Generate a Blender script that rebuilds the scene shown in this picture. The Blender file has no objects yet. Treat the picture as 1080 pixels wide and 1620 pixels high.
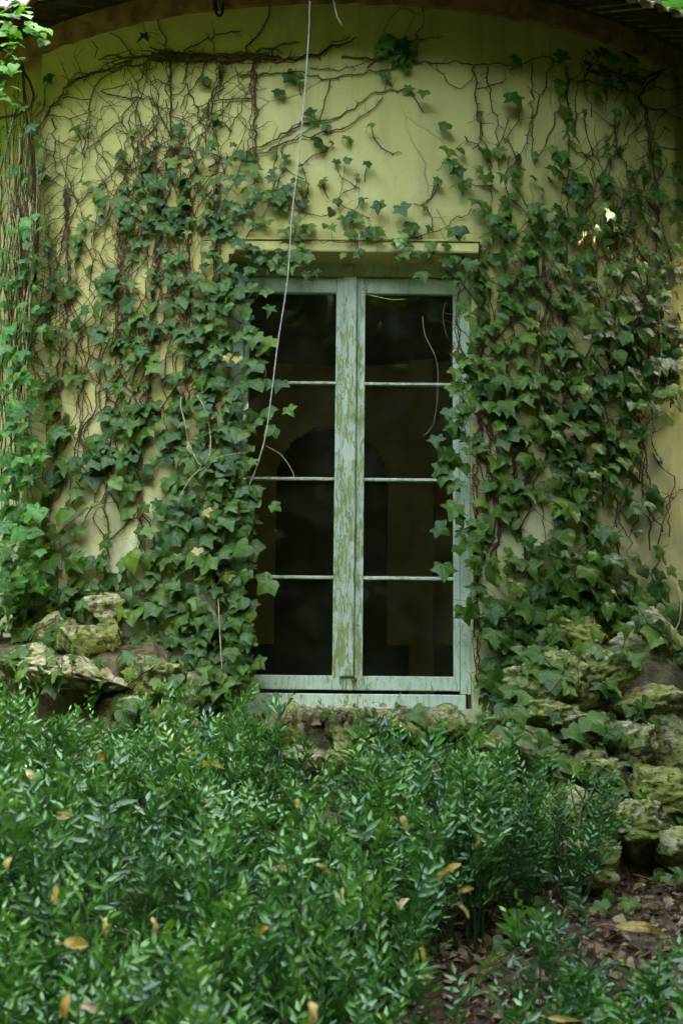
import bpy, math, random
import numpy as np
from mathutils import Vector, Matrix, noise

random.seed(11)
rng = np.random.default_rng(11)
S = bpy.context.scene
COL = S.collection
rad = math.radians

# ------------------------------------------------------------------ camera
EYE = Vector((0.0, -6.5, 1.0)); PITCH = rad(8.3); ROLL = rad(0.6); F = 2025.0
fw = Vector((0, math.cos(PITCH), math.sin(PITCH)))
r0 = Vector((1, 0, 0)); u0 = Vector((0, -math.sin(PITCH), math.cos(PITCH)))
rt = math.cos(ROLL) * r0 + math.sin(ROLL) * u0
up = math.cos(ROLL) * u0 - math.sin(ROLL) * r0
cam = bpy.data.cameras.new('camera'); co = bpy.data.objects.new('camera', cam); COL.objects.link(co)
M = Matrix.Identity(4)
for i in range(3):
    M[i][0] = rt[i]; M[i][1] = up[i]; M[i][2] = -fw[i]; M[i][3] = EYE[i]
co.matrix_world = M
cam.sensor_fit = 'VERTICAL'; cam.sensor_height = 36; cam.lens = 45
cam.clip_start = 0.05; cam.clip_end = 500
cam.dof.use_dof = True; cam.dof.focus_distance = 6.3; cam.dof.aperture_fstop = 4.5
S.camera = co

# ------------------------------------------------------------------ light
SUN = Vector((0.72, -0.30, 0.80)).normalized()
el = math.asin(SUN.z); az = math.atan2(SUN.x, SUN.y)
W = bpy.data.worlds.new('World'); S.world = W; W.use_nodes = True
wn = W.node_tree.nodes; wl = W.node_tree.links
bg = wn['Background']; sky = wn.new('ShaderNodeTexSky'); sky.sky_type = 'NISHITA'; sky.sun_disc = False
sky.sun_elevation = el; sky.sun_rotation = az; sky.dust_density = 6.0; sky.air_density = 0.7; sky.ozone_density = 0.0
wl.new(sky.outputs[0], bg.inputs[0]); bg.inputs[1].default_value = 0.15
sl = bpy.data.lights.new('sun', 'SUN'); sl.energy = 2.2; sl.angle = rad(0.5); sl.color = (1.0, 0.95, 0.84)
so = bpy.data.objects.new('sun', sl); COL.objects.link(so)
so.rotation_euler = (-SUN).to_track_quat('-Z', 'Y').to_euler(); so.location = (6, -4, 8)
S.view_settings.view_transform = 'Standard'; S.view_settings.look = 'None'
S.view_settings.gamma = 1.0; S.view_settings.use_curve_mapping = False
S.view_settings.exposure = 4.75
S.cycles.max_bounces = 8; S.cycles.transparent_max_bounces = 12
S.cycles.sample_clamp_indirect = 4.0

# ------------------------------------------------------------------ pixel <-> place (photo pixels, 1080 x 1620)
R = 3.0                                   # pavilion radius; its axis stands at (0, R)
def ray(u, v):
    return (fw * F + rt * (u - 540) - up * (v - 810)).normalized()
def on_y(u, v, y):
    d = ray(u, v); return EYE + d * ((y - EYE.y) / d.y)
def cyl(u, v, off=0.0):
    d = ray(u, v); r = R + off; ox, oy = EYE.x, EYE.y - R
    a = d.x * d.x + d.y * d.y; b = 2 * (ox * d.x + oy * d.y); c = ox * ox + oy * oy - r * r
    q = max(b * b - 4 * a * c, 0.0)
    return EYE + d * ((-b - math.sqrt(q)) / (2 * a))
def cp(th, z, off=0.0):
    return ((R + off) * math.sin(th), R - (R + off) * math.cos(th), z)
def theta(p): return math.atan2(p[0], R - p[1])
def outward(p):
    return Vector((p[0], p[1] - R, 0)).normalized()
def sstep(a, b, x):
    t = min(max((x - a) / (b - a), 0), 1); return t * t * (3 - 2 * t)
def ground_z(x, y):
    z = 0.22 + 0.155 * (y + 0.9) if y < -0.9 else 0.22
    z += 0.13 * sstep(0.2, -1.4, x) + 0.05 * noise.noise(Vector((x * 0.9, y * 0.9, 3.1))) + 0.015 * noise.noise(Vector((x * 5, y * 5, 1.1)))
    return z
def march(u, v, h=0.0, t0=1.5):
    d = ray(u, v); t = t0
    while t < 9:
        p = EYE + d * t
        if p.z < ground_z(p.x, p.y) + h: return p
        t += 0.03
    return p

# ------------------------------------------------------------------ scene helpers
def tag(o, label=None, cat=None, group=None, kind=None):
    if label: o['label'] = label
    if cat: o['category'] = cat
    if group: o['group'] = group
    if kind: o['kind'] = kind
    return o
def empty(name, loc, label, cat, group=None):
    o = bpy.data.objects.new(name, None); COL.objects.link(o); o.location = loc; o.empty_display_size = 0.1
    return tag(o, label, cat, group)
def link(name, me, mat, parent=None, smooth=False):
    o = bpy.data.objects.new(name, me); COL.objects.link(o)
    if mat is not None:
        for m_ in (mat if isinstance(mat, (list, tuple)) else [mat]): me.materials.append(m_)
    if parent is not None:
        o.parent = parent
        L = parent.location.copy(); q = parent.parent
        while q is not None: L += q.location; q = q.parent
        o.location = (0, 0, 0)
        me.transform(Matrix.Translation(-L))
    if smooth: me.shade_smooth()
    return o
class MB:
    def __init__(s): s.v = []; s.f = []; s.a = []; s.n = 0
    def add(s, v, f, a=None):
        v = np.asarray(v, float).reshape(-1, 3)
        s.v.append(v); n = s.n
        s.f += [tuple(int(i) + n for i in q) for q in f]
        s.n += len(v)
        s.a.append(np.zeros((len(v), 3)) if a is None else np.asarray(a, float).reshape(-1, 3))
    def box(s, x0, x1, y0, y1, z0, z1, bev=0.0):
        if bev <= 0:
            v = [(x, y, z) for z in (z0, z1) for y in (y0, y1) for x in (x0, x1)]
            s.add(v, [(0, 2, 3, 1), (4, 5, 7, 6), (0, 1, 5, 4), (2, 6, 7, 3), (0, 4, 6, 2), (1, 3, 7, 5)])
        else:
            b = bev; vs = []
            prof = [(x0 + b, y0), (x1 - b, y0), (x1, y0 + b), (x1, y1), (x0, y1), (x0, y0 + b)]
            for z, k in ((z0, 1), (z0 + b, 0), (z1 - b, 0), (z1, 1)):
                cx, cy = (x0 + x1) / 2, (y0 + y1) / 2
                for (x, y) in prof:
                    if k: x = x + b * (1 if x < cx else -1) * (0.9 if x in (x0, x1) else 0); y = y + (b if y < cy else 0)
                    vs.append((x, y, z))
            n = 6; fs = []
            for i in range(3):
                for j in range(n):
                    fs.append((i * n + j, i * n + (j + 1) % n, (i + 1) * n + (j + 1) % n, (i + 1) * n + j))
            fs.append(tuple(reversed(range(n)))); fs.append(tuple(range(3 * n, 4 * n)))
            s.add(vs, fs)
    def tube(s, pts, r, n=5, attr=None):
        pts = np.asarray(pts, float); m = len(pts)
        if m < 2: return
        rr = np.broadcast_to(np.asarray(r, float), (m,)) if np.ndim(r) else np.full(m, r)
        t = np.gradient(pts, axis=0); t /= (np.linalg.norm(t, axis=1)[:, None] + 1e-9)
        ref = np.array([0.31, 0.87, 0.38]); a = np.cross(t, ref); a /= (np.linalg.norm(a, axis=1)[:, None] + 1e-9); b = np.cross(t, a)
        ang = np.arange(n) * 2 * math.pi / n
        ring = (a[:, None, :] * np.cos(ang)[None, :, None] + b[:, None, :] * np.sin(ang)[None, :, None]) * rr[:, None, None] + pts[:, None, :]
        f = [(i * n + j, i * n + (j + 1) % n, (i + 1) * n + (j + 1) % n, (i + 1) * n + j) for i in range(m - 1) for j in range(n)]
        f.append(tuple(range((m - 1) * n, m * n)))
        s.add(ring.reshape(-1, 3), f, None if attr is None else np.tile(attr, (m * n, 1)))
    def mesh(s, name):
        me = bpy.data.meshes.new(name)
        if s.v:
            V = np.vstack(s.v); me.from_pydata(V.tolist(), [], s.f)
            at = me.attributes.new('lc', 'FLOAT_VECTOR', 'POINT'); at.data.foreach_set('vector', np.vstack(s.a).ravel())
        me.update(); return me
    def build(s, name, mat, parent=None, smooth=False):
        return link(name, s.mesh(name), mat, parent, smooth)

# ------------------------------------------------------------------ materials
class NT:
    def __init__(s, name):
        s.m = bpy.data.materials.new(name); s.m.use_nodes = True; s.t = s.m.node_tree
        s.p = s.t.nodes['Principled BSDF']; s.out = s.t.nodes['Material Output']
    def n(s, typ, **kw):
        k = s.t.nodes.new('ShaderNode' + typ)
        for a, b in kw.items(): setattr(k, a, b)
        return k
    def set(s, sock, val):
        if hasattr(val, 'links') or isinstance(val, bpy.types.NodeSocket): s.t.links.new(val, sock)
        else: sock.default_value = val
    def math(s, op, a, b=0.0, c=None, clamp=False):
        k = s.n('Math', operation=op); k.use_clamp = clamp
        s.set(k.inputs[0], a); s.set(k.inputs[1], b)
        if c is not None: s.set(k.inputs[2], c)
        return k.outputs[0]
    def mr(s, x, a, b, lo=0.0, hi=1.0):
        k = s.n('MapRange'); s.set(k.inputs[0], x)
        for i, q in enumerate((a, b, lo, hi)): k.inputs[i + 1].default_value = q
        return k.outputs[0]
    def mix(s, f, a, b, mode='MIX'):
        k = s.n('Mix'); k.data_type = 'RGBA'; k.blend_type = mode
        s.set(k.inputs[0], f)
        s.set(k.inputs[6], a if not isinstance(a, tuple) else (*a, 1)); s.set(k.inputs[7], b if not isinstance(b, tuple) else (*b, 1))
        return k.outputs[2]
    def noise(s, scale, detail=4, rough=0.55, vec=None, dist=0.0):
        k = s.n('TexNoise'); k.inputs['Scale'].default_value = scale; k.inputs['Detail'].default_value = detail
        k.inputs['Roughness'].default_value = rough; k.inputs['Distortion'].default_value = dist
        if vec is not None: s.t.links.new(vec, k.inputs['Vector'])
        return k.outputs[0]
    def obj(s, sc=(1, 1, 1)):
        c = s.n('TexCoord'); k = s.n('Mapping'); s.t.links.new(c.outputs['Object'], k.inputs[0]); k.inputs['Scale'].default_value = sc
        return k.outputs[0]
    def bump(s, h, strength=0.4, dist=0.01, normal=None):
        k = s.n('Bump'); k.inputs['Strength'].default_value = strength; k.inputs['Distance'].default_value = dist
        s.t.links.new(h, k.inputs['Height'])
        if normal is not None: s.t.links.new(normal, k.inputs['Normal'])
        return k.outputs[0]
    def fin(s, col=None, rough=0.8, nrm=None, spec=0.3):
        if col is not None: s.set(s.p.inputs['Base Color'], col if not isinstance(col, tuple) else (*col, 1))
        s.set(s.p.inputs['Roughness'], rough); s.p.inputs['Specular IOR Level'].default_value = spec
        if nrm is not None: s.t.links.new(nrm, s.p.inputs['Normal'])
        return s.m

def leaf_mat(name, cols, yellow=None, veins=True, rough=0.42, trans=0.18, spec=0.36, vein_col=(0.16, 0.26, 0.09), spots=0.0):
    m = NT(name)
    at = m.n('Attribute'); at.attribute_name = 'lc'
    sp = m.n('SeparateXYZ'); m.t.links.new(at.outputs['Vector'], sp.inputs[0])
    x, y, tint = sp.outputs[0], sp.outputs[1], sp.outputs[2]
    rp = m.n('ValToRGB'); m.t.links.new(tint, rp.inputs[0]); e = rp.color_ramp.elements
    n = len(cols)
    e[0].position = 0; e[0].color = (*cols[0], 1); e[1].position = 1; e[1].color = (*cols[-1], 1)
    for i in range(1, n - 1):
        q = e.new(i / (n - 1)); q.color = (*cols[i], 1)
    col = rp.outputs[0]
    ob = m.obj()
    nz = m.noise(38, 4, 0.6, ob)
    col = m.mix(m.mr(nz, 0.3, 0.75, 0.0, 0.45), col, m.mix(1.0, col, (0.55, 0.62, 0.5), 'MULTIPLY'))
    h = nz
    if spots: col = m.mix(m.math('MULTIPLY', m.mr(m.noise(70, 5, 0.7, ob, 0.5), 0.50, 0.62), spots), col, (0.16, 0.08, 0.03))
    if veins:
        ax = m.math('ABSOLUTE', x); ang = m.math('ARCTAN2', ax, y)
        rr = m.math('SQRT', m.math('ADD', m.math('MULTIPLY', x, x), m.math('MULTIPLY', y, y)))
        best = None
        for a in (0.0, 0.95, 1.95):
            d = m.math('MULTIPLY', m.math('ABSOLUTE', m.math('SINE', m.math('SUBTRACT', ang, a))), rr)
            best = d if best is None else m.math('MINIMUM', best, d)
        vn = m.mr(best, 0.008, 0.035, 1.0, 0.0)
        col = m.mix(m.math('MULTIPLY', vn, 0.3), col, vein_col)
        h = m.math('ADD', m.math('MULTIPLY', nz, 0.5), m.math('MULTIPLY', vn, -1.0))
    nr = m.bump(h, 0.35, 0.004)
    m.fin(col, m.mr(nz, 0.2, 0.8, rough - 0.08, rough + 0.14), nr, spec)
    tr = m.n('BsdfTranslucent'); m.t.links.new(m.mix(1.0, col, (1.5, 1.7, 0.6), 'MULTIPLY'), tr.inputs[0])
    mx = m.n('MixShader'); mx.inputs[0].default_value = trans
    m.t.links.new(m.p.outputs[0], mx.inputs[1]); m.t.links.new(tr.outputs[0], mx.inputs[2]); m.t.links.new(mx.outputs[0], m.out.inputs[0])
    return m.m
IVY = leaf_mat('ivy_leaf', [(0.026, 0.068, 0.008), (0.052, 0.112, 0.011), (0.088, 0.160, 0.014), (0.155, 0.235, 0.018)], rough=0.42, spec=0.28)
IVY_YOUNG = leaf_mat('young_creeper_leaf', [(0.040, 0.14, 0.016), (0.07, 0.22, 0.018), (0.12, 0.30, 0.025)], rough=0.45, trans=0.3)
YEL = leaf_mat('yellowed_leaf', [(0.42, 0.30, 0.05), (0.55, 0.42, 0.12), (0.60, 0.52, 0.26)], rough=0.6, trans=0.3, spec=0.3, vein_col=(0.5, 0.4, 0.16), spots=0.75)
BROWNL = leaf_mat('withered_leaf', [(0.085, 0.055, 0.024), (0.21, 0.145, 0.07), (0.36, 0.29, 0.17)], rough=0.8, trans=0.1, spec=0.2, vein_col=(0.25, 0.17, 0.1))
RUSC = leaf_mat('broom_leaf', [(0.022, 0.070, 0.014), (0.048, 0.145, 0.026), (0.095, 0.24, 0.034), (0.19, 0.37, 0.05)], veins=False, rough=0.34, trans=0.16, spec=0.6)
TREE = leaf_mat('tree_leaf', [(0.05, 0.14, 0.012), (0.09, 0.24, 0.016), (0.14, 0.32, 0.02)], veins=False, rough=0.5, trans=0.35)

def wall_mat():
    m = NT('stucco'); ob = m.obj()
    geo = m.n('NewGeometry'); sp = m.n('SeparateXYZ'); m.t.links.new(geo.outputs['Position'], sp.inputs[0]); z = sp.outputs[2]
    big = m.noise(0.9, 5, 0.6, ob, 0.4); pat = m.noise(1.7, 8, 0.72, ob, 1.0); mid = m.noise(5, 6, 0.65, ob, 0.6); fine = m.noise(60, 5, 0.7, ob)
    streak = m.noise(3.0, 5, 0.6, m.obj((2.6, 2.6, 0.16)), 0.3)
    col = m.mix(m.mr(big, 0.3, 0.7), (0.45, 0.405, 0.115), (0.54, 0.505, 0.175))
    col = m.mix(m.mr(streak, 0.48, 0.70, 0, 0.55), col, (0.30, 0.28, 0.11))
    col = m.mix(m.mr(pat, 0.52, 0.60, 0, 0.35), col, (0.60, 0.57, 0.27))
    # weathering greyer, paler, greener low down; the pale colour also paints in stronger light
    low = m.math('MULTIPLY', m.mr(z, 2.7, 1.5), m.mr(mid, 0.34, 0.56))
    col = m.mix(m.math('MULTIPLY', low, 0.8), col, (0.62, 0.62, 0.36))
    grey = m.math('MULTIPLY', m.mr(z, 3.4, 2.0), m.mr(m.noise(2.3, 6, 0.65, m.obj((1, 1, 0.55)), 0.8), 0.50, 0.62))
    col = m.mix(m.math('MULTIPLY', grey, 0.55), col, (0.25, 0.26, 0.14))
    moss = m.math('MULTIPLY', m.mr(z, 2.0, 1.0), m.mr(m.noise(7, 7, 0.7, ob, 0.5), 0.48, 0.64))
    col = m.mix(m.math('MULTIPLY', moss, 0.65), col, (0.17, 0.22, 0.05))
    spk = m.mr(m.noise(55, 3, 0.6, ob), 0.66, 0.72)
    spm = m.mr(m.noise(3.2, 3, 0.6, ob), 0.50, 0.64)
    col = m.mix(m.math('MULTIPLY', m.math('MULTIPLY', spk, spm), 0.75), col, (0.10, 0.09, 0.035))
    vo = m.n('TexVoronoi'); vo.feature = 'DISTANCE_TO_EDGE'; vo.inputs['Scale'].default_value = 1.15
    wob = m.n('Mix'); wob.data_type = 'VECTOR'; wob.inputs[0].default_value = 0.12
    nn = m.n('TexNoise'); nn.inputs['Scale'].default_value = 3.0; nn.inputs['Detail'].default_value = 6; m.t.links.new(ob, nn.inputs['Vector'])
    m.t.links.new(ob, wob.inputs[4]); m.t.links.new(nn.outputs['Color'], wob.inputs[5]); m.t.links.new(wob.outputs[1], vo.inputs['Vector'])
    crk = m.math('MULTIPLY', m.mr(vo.outputs['Distance'], 0.0, 0.006, 1.0, 0.0), m.mr(big, 0.45, 0.6))
    col = m.mix(m.math('MULTIPLY', crk, 0.6), col, (0.12, 0.11, 0.05))
    h = m.math('ADD', m.math('MULTIPLY', mid, 1.0), m.math('MULTIPLY', fine, 0.25)); h = m.math('ADD', h, m.math('MULTIPLY', crk, -0.6))
    return m.fin(col, 0.9, m.bump(h, 0.5, 0.008), 0.2)
STUC = wall_mat()
def paint_mat():
    m = NT('weathered_paint'); ob = m.obj()
    v = m.obj((34, 34, 6.0)); n1 = m.noise(1.6, 7, 0.68, v, 1.2); n2 = m.noise(3.0, 3, 0.6, ob)
    geo = m.n('NewGeometry'); sp = m.n('SeparateXYZ'); m.t.links.new(geo.outputs['Position'], sp.inputs[0])
    cx = m.mr(m.math('ABSOLUTE', m.math('SUBTRACT', sp.outputs[0], 0.045)), 0.05, 0.15, 0.115, 0.015)
    hz = m.mr(m.math('ABSOLUTE', m.math('SUBTRACT', sp.outputs[2], 1.7)), 0.9, 1.5, 0.0, -0.09)
    k = m.math('ADD', m.math('ADD', n1, cx), m.math('ADD', hz, m.math('MULTIPLY', m.math('SUBTRACT', n2, 0.5), 0.3)))
    peel = m.mr(k, 0.60, 0.625)
    base = m.mix(m.mr(m.noise(4, 4, 0.6, ob), 0.3, 0.7), (0.43, 0.52, 0.36), (0.54, 0.61, 0.45))
    base = m.mix(m.mr(m.noise(1, 6, 0.7, m.obj((60, 60, 9))), 0.50, 0.70, 0, 0.7), base, (0.20, 0.29, 0.13))
    wood = m.mix(m.mr(m.noise(2, 4, 0.6, v), 0.3, 0.7), (0.19, 0.25, 0.06), (0.32, 0.37, 0.13))
    col = m.mix(peel, base, wood)
    grime = m.mr(m.noise(12, 6, 0.7, ob), 0.54, 0.74, 0, 0.75)
    col = m.mix(grime, col, (0.11, 0.13, 0.06))
    h = m.math('ADD', m.math('MULTIPLY', peel, -0.7), m.math('MULTIPLY', m.noise(1.5, 5, 0.6, m.obj((120, 120, 8))), 0.4))
    return m.fin(col, 0.62, m.bump(h, 0.6, 0.003), 0.35)
PAINT = paint_mat()
def rock_mat():
    m = NT('mossy_limestone'); ob = m.obj(); oi = m.n('ObjectInfo')
    wv = m.obj((9, 9, 26)); st = m.noise(1.3, 7, 0.68, wv, 1.4)
    a = m.noise(10, 6, 0.6, ob, 0.5)
    col = m.mix(m.mr(a, 0.3, 0.7), (0.28, 0.26, 0.09), (0.58, 0.56, 0.27))
    col = m.mix(m.mr(st, 0.46, 0.60, 0.0, 0.75), col, (0.68, 0.65, 0.40))
    col = m.mix(m.mr(st, 0.44, 0.38, 0.0, 0.8), col, (0.06, 0.055, 0.02))
    nn = m.noise(6.5, 7, 0.7, ob, 0.6)
    mo = m.mr(m.math('ADD', nn, m.math('MULTIPLY', m.math('SUBTRACT', oi.outputs['Random'], 0.5), 0.16)), 0.42, 0.54)
    mc = m.mix(m.noise(40, 3, 0.6, ob), (0.20, 0.25, 0.025), (0.40, 0.45, 0.07))
    col = m.mix(m.math('MULTIPLY', mo, 0.82), col, mc)
    gr = m.noise(85, 5, 0.75, ob); pit = m.mr(m.noise(26, 5, 0.7, ob, 0.4), 0.36, 0.46)
    col = m.mix(m.mr(gr, 0.35, 0.65, 0.0, 0.5), col, m.mix(1.0, col, (0.45, 0.45, 0.4), 'MULTIPLY'))
    col = m.mix(m.math('MULTIPLY', m.mr(pit, 0, 1, 1, 0), 0.7), col, (0.05, 0.045, 0.02))
    lich = m.mr(m.noise(17, 2, 0.5, ob, 0.2), 0.66, 0.70); col = m.mix(m.math('MULTIPLY', lich, 0.6), col, (0.62, 0.62, 0.45))
    h = m.math('ADD', m.math('MULTIPLY', st, 1.1), m.math('ADD', m.math('MULTIPLY', gr, 0.5), m.math('MULTIPLY', pit, 0.9)))
    return m.fin(col, 0.94, m.bump(h, 1.0, 0.020), 0.15)
ROCK = rock_mat()
def simple(name, c1, c2, scale=12, rough=0.85, b=0.5, dist=0.006, spec=0.25, mapping=(1, 1, 1), lo=0.35, hi=0.65):
    m = NT(name); ob = m.obj(mapping); n = m.noise(scale, 6, 0.62, ob, 0.4)
    return m.fin(m.mix(m.mr(n, lo, hi), c1, c2), rough, m.bump(m.noise(scale * 4, 5, 0.65, ob), b, dist), spec)
BARK = simple('vine_bark', (0.045, 0.026, 0.012), (0.14, 0.082, 0.036), 40, 0.9, 0.8, 0.004)
PETI = simple('petiole_skin', (0.05, 0.07, 0.02), (0.12, 0.14, 0.04), 30, 0.7)
GSTEM = simple('green_stem', (0.015, 0.045, 0.012), (0.045, 0.10, 0.025), 25, 0.6)
STRAW = simple('dry_straw', (0.34, 0.27, 0.12), (0.58, 0.50, 0.28), 40, 0.85)
CORD = simple('cord_fibre', (0.36, 0.36, 0.27), (0.62, 0.60, 0.48), 90, 0.9, 0.6, 0.003, mapping=(1, 1, 2))
MORT = simple('earthy_mortar', (0.045, 0.032, 0.014), (0.20, 0.17, 0.075), 9, 0.95, 1.0, 0.03)
SOIL = simple('forest_soil', (0.030, 0.019, 0.010), (0.11, 0.075, 0.045), 7, 0.97, 1.0, 0.03)
WOODD = simple('dark_eave_wood', (0.02, 0.014, 0.008), (0.06, 0.042, 0.022), 5, 0.9, 0.6, 0.01, mapping=(1, 6, 6))
BRICK = simple('brown_cornice', (0.14, 0.10, 0.035), (0.32, 0.21, 0.085), 9, 0.92, 0.8, 0.01)
TILE = simple('roof_tile', (0.10, 0.06, 0.035), (0.28, 0.22, 0.13), 8, 0.9, 0.8, 0.01)
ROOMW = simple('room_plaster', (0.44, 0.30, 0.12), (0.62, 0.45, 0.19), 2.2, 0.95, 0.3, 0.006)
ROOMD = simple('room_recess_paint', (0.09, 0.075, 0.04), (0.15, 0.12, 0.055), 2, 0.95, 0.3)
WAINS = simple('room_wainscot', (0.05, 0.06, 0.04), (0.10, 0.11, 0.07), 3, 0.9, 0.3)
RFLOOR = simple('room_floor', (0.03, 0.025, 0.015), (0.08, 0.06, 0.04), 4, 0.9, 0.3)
PUTTY = simple('gap_shadow_wood', (0.05, 0.06, 0.04), (0.09, 0.10, 0.06), 20, 0.9)
RUST = simple('rusty_iron', (0.12, 0.045, 0.018), (0.30, 0.12, 0.045), 60, 0.85)
def glass_mat():
    m = NT('old_glass'); g = m.n('BsdfGlossy'); g.inputs['Roughness'].default_value = 0.03
    t = m.n('BsdfTransparent'); t.inputs[0].default_value = (0.85, 0.88, 0.82, 1); fr = m.n('Fresnel'); fr.inputs[0].default_value = 1.45
    d = m.n('BsdfDiffuse'); d.inputs[0].default_value = (0.25, 0.27, 0.2, 1)
    dm = m.n('MixShader'); m.t.links.new(m.mr(m.noise(6, 6, 0.7, m.obj()), 0.45, 0.8, 0.006, 0.05), dm.inputs[0])
    m.t.links.new(t.outputs[0], dm.inputs[1]); m.t.links.new(d.outputs[0], dm.inputs[2])
    mx = m.n('MixShader'); m.t.links.new(m.math('MULTIPLY', fr.outputs[0], 0.4), mx.inputs[0])
    m.t.links.new(dm.outputs[0], mx.inputs[1]); m.t.links.new(g.outputs[0], mx.inputs[2]); m.t.links.new(mx.outputs[0], m.out.inputs[0])
    m.t.nodes.remove(m.p); return m.m
GLASS = glass_mat()

# ------------------------------------------------------------------ ground
def grid_mesh(xs, ys, fz):
    v = [(x, y, fz(x, y)) for y in ys for x in xs]; n = len(xs)
    f = [(j * n + i, j * n + i + 1, (j + 1) * n + i + 1, (j + 1) * n + i) for j in range(len(ys) - 1) for i in range(n - 1)]
    b = MB(); b.add(v, f); return b
gx = [-60, -30, -14, -8, -5] + [(-3.6 + 0.06 * i) for i in range(121)] + [5, 8, 14, 30, 60]
gy = [-60, -30, -14, -8] + [(-6.6 + 0.06 * i) for i in range(111)] + [2, 5, 10, 30, 60]
g = grid_mesh(gx, gy, lambda x, y: ground_z(x, max(y, -9)))
tag(g.build('ground', SOIL, None, True), kind='structure')

# ------------------------------------------------------------------ pavilion
pav = empty('round_pavilion', (0, R, 0), 'yellow round garden pavilion overgrown with ivy, with a tall window in peeling pale green paint', 'building')
YW = 0.20                                                # plane of the window joinery
pTL = on_y(362, 401, 0.06); pBR = on_y(749, 1122, 0.06)
WX0, WX1 = pTL.x, pBR.x; ZT, ZB = pTL.z, pBR.z
thL, thR = math.asin(WX0 / R), math.asin(WX1 / R)
thCL = theta(cyl(52, 400)); thCR = theta(cyl(1074, 500))
ZTOP = 4.79
def wsurf(th, z):                                        # hand-trowelled unevenness
    return 0.006 * noise.noise(Vector((th * 4, z * 1.3, 0))) + 0.003 * noise.noise(Vector((th * 16, z * 5, 7)))
def seg(a, b, step):
    n = max(1, int(abs(b - a) / step)); return [a + (b - a) * i / n for i in range(n)] + [b]
ths = seg(thCL, thL, 0.02) + seg(thL, thR, 0.02)[1:] + seg(thR, thCR, 0.02)[1:]
zs = seg(-0.3, ZB, 0.08) + seg(ZB, ZT, 0.08)[1:] + seg(ZT, ZTOP + 0.12, 0.08)[1:]
b = MB(); V = [cp(t, z, wsurf(t, z)) for z in zs for t in ths]; n = len(ths); fs = []
for j in range(len(zs) - 1):
    for i in range(n - 1):
        tm = (ths[i] + ths[i + 1]) / 2; zm = (zs[j] + zs[j + 1]) / 2
        if thL < tm < thR and ZB < zm < ZT: continue
        fs.append((j * n + i, j * n + i + 1, (j + 1) * n + i + 1, (j + 1) * n + i))
b.add(V, fs)
iL, iR = ths.index(thL), ths.index(thR); jB, jT = zs.index(ZB), zs.index(ZT)
YR = YW + 0.16
for i, x in ((iL, WX0), (iR, WX1)):                      # side reveals
    v = []
    for j in range(jB, jT + 1):
        v += [V[j * n + i], (x, YR, zs[j])]
    m_ = jT - jB
    b.add(v, [((2 * k, 2 * k + 2, 2 * k + 3, 2 * k + 1) if i == iL else (2 * k, 2 * k + 1, 2 * k + 3, 2 * k + 2)) for k in range(m_)])
for j in (jB, jT):                                       # sill bed and soffit
    v = []
    for i in range(iL, iR + 1): v += [V[j * n + i], (V[j * n + i][0], YR, zs[j])]
    b.add(v, [(2 * k, 2 * k + 1, 2 * k + 3, 2 * k + 2) if j == jB else (2 * k, 2 * k + 2, 2 * k + 3, 2 * k + 1) for k in range(iR - iL)])
# corner returns and set-back wall beyond the corners
SB = -0.16
for side, tc in ((-1, thCL), (1, thCR)):
    v = []
    for z in zs: v += [cp(tc, z, wsurf(tc, z)), cp(tc, z, SB)]
    b.add(v, [(2 * k, 2 * k + 1, 2 * k + 3, 2 * k + 2) for k in range(len(zs) - 1)])
    tt = seg(tc, side * 3.1416, 0.04); v = [cp(t, z, SB + wsurf(t, z)) for z in zs for t in tt]; q = len(tt)
    b.add(v, [(j * q + i, j * q + i + 1, (j + 1) * q + i + 1, (j + 1) * q + i) for j in range(len(zs) - 1) for i in range(q - 1) if not (1.46 < abs(tt[i]) < 2.26 and 1.0 < zs[j] < 4.0)])  # gaps cut in the unseen sides to let light indoors
b.build('wall', STUC, pav, True)
# lintel band, slightly proud, with a shadow groove above it
z1 = on_y(540, 381, 0.0).z
def bar_x(x0, x1, prof, n=24):                          # straight moulding, slightly wavy along its length
    b = MB(); q = len(prof); v = []
    for i in range(n + 1):
        x = x0 + (x1 - x0) * i / n; w = 0.0025 * noise.noise(Vector((x * 9, 3, 1)))
        v += [(x, y + w, z + w * 0.6) for (y, z) in prof]
    b.add(v, [(i * q + j, i * q + (j + 1) % q, (i + 1) * q + (j + 1) % q, (i + 1) * q + j) for i in range(n) for j in range(q)] + [tuple(reversed(range(q))), tuple(range(n * q, (n + 1) * q))])
    return b
xl, xr = WX0 + 0.035, WX1 + 0.03
bar_x(xl, xr, [(0.12, ZT - 0.003), (0.006, ZT - 0.003), (0.002, ZT + 0.005), (0.006, z1 - 0.004), (0.010, z1), (0.12, z1)]).build('lintel', STUC, pav)
bar_x(xl - 0.01, xr + 0.01, [(0.12, z1 + 0.003), (-0.002, z1 + 0.003), (-0.004, z1 + 0.007), (0.002, z1 + 0.012), (0.12, z1 + 0.012)]).build('drip_moulding', STUC, pav)
# cornice strip below the eaves (rough brick course)
b = MB(); tt = seg(-1.3, 1.3, 0.012); prof = [(4.745, 0.001), (4.745, 0.03), (4.92, 0.07), (4.92, 0.0)]
v = [cp(t, z + (0.016 * noise.noise(Vector((t * 30, 1, 0))) if k < 2 else 0), o + (0.008 * noise.noise(Vector((t * 45, z, 4))) if k in (1, 2) else 0)) for t in tt for k, (z, o) in enumerate(prof)]; q = 4
b.add(v, [(i * q + j, i * q + j + 1, (i + 1) * q + j + 1, (i + 1) * q + j) for i in range(len(tt) - 1) for j in range(q - 1)])
b.build('cornice', BRICK, pav)
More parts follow.
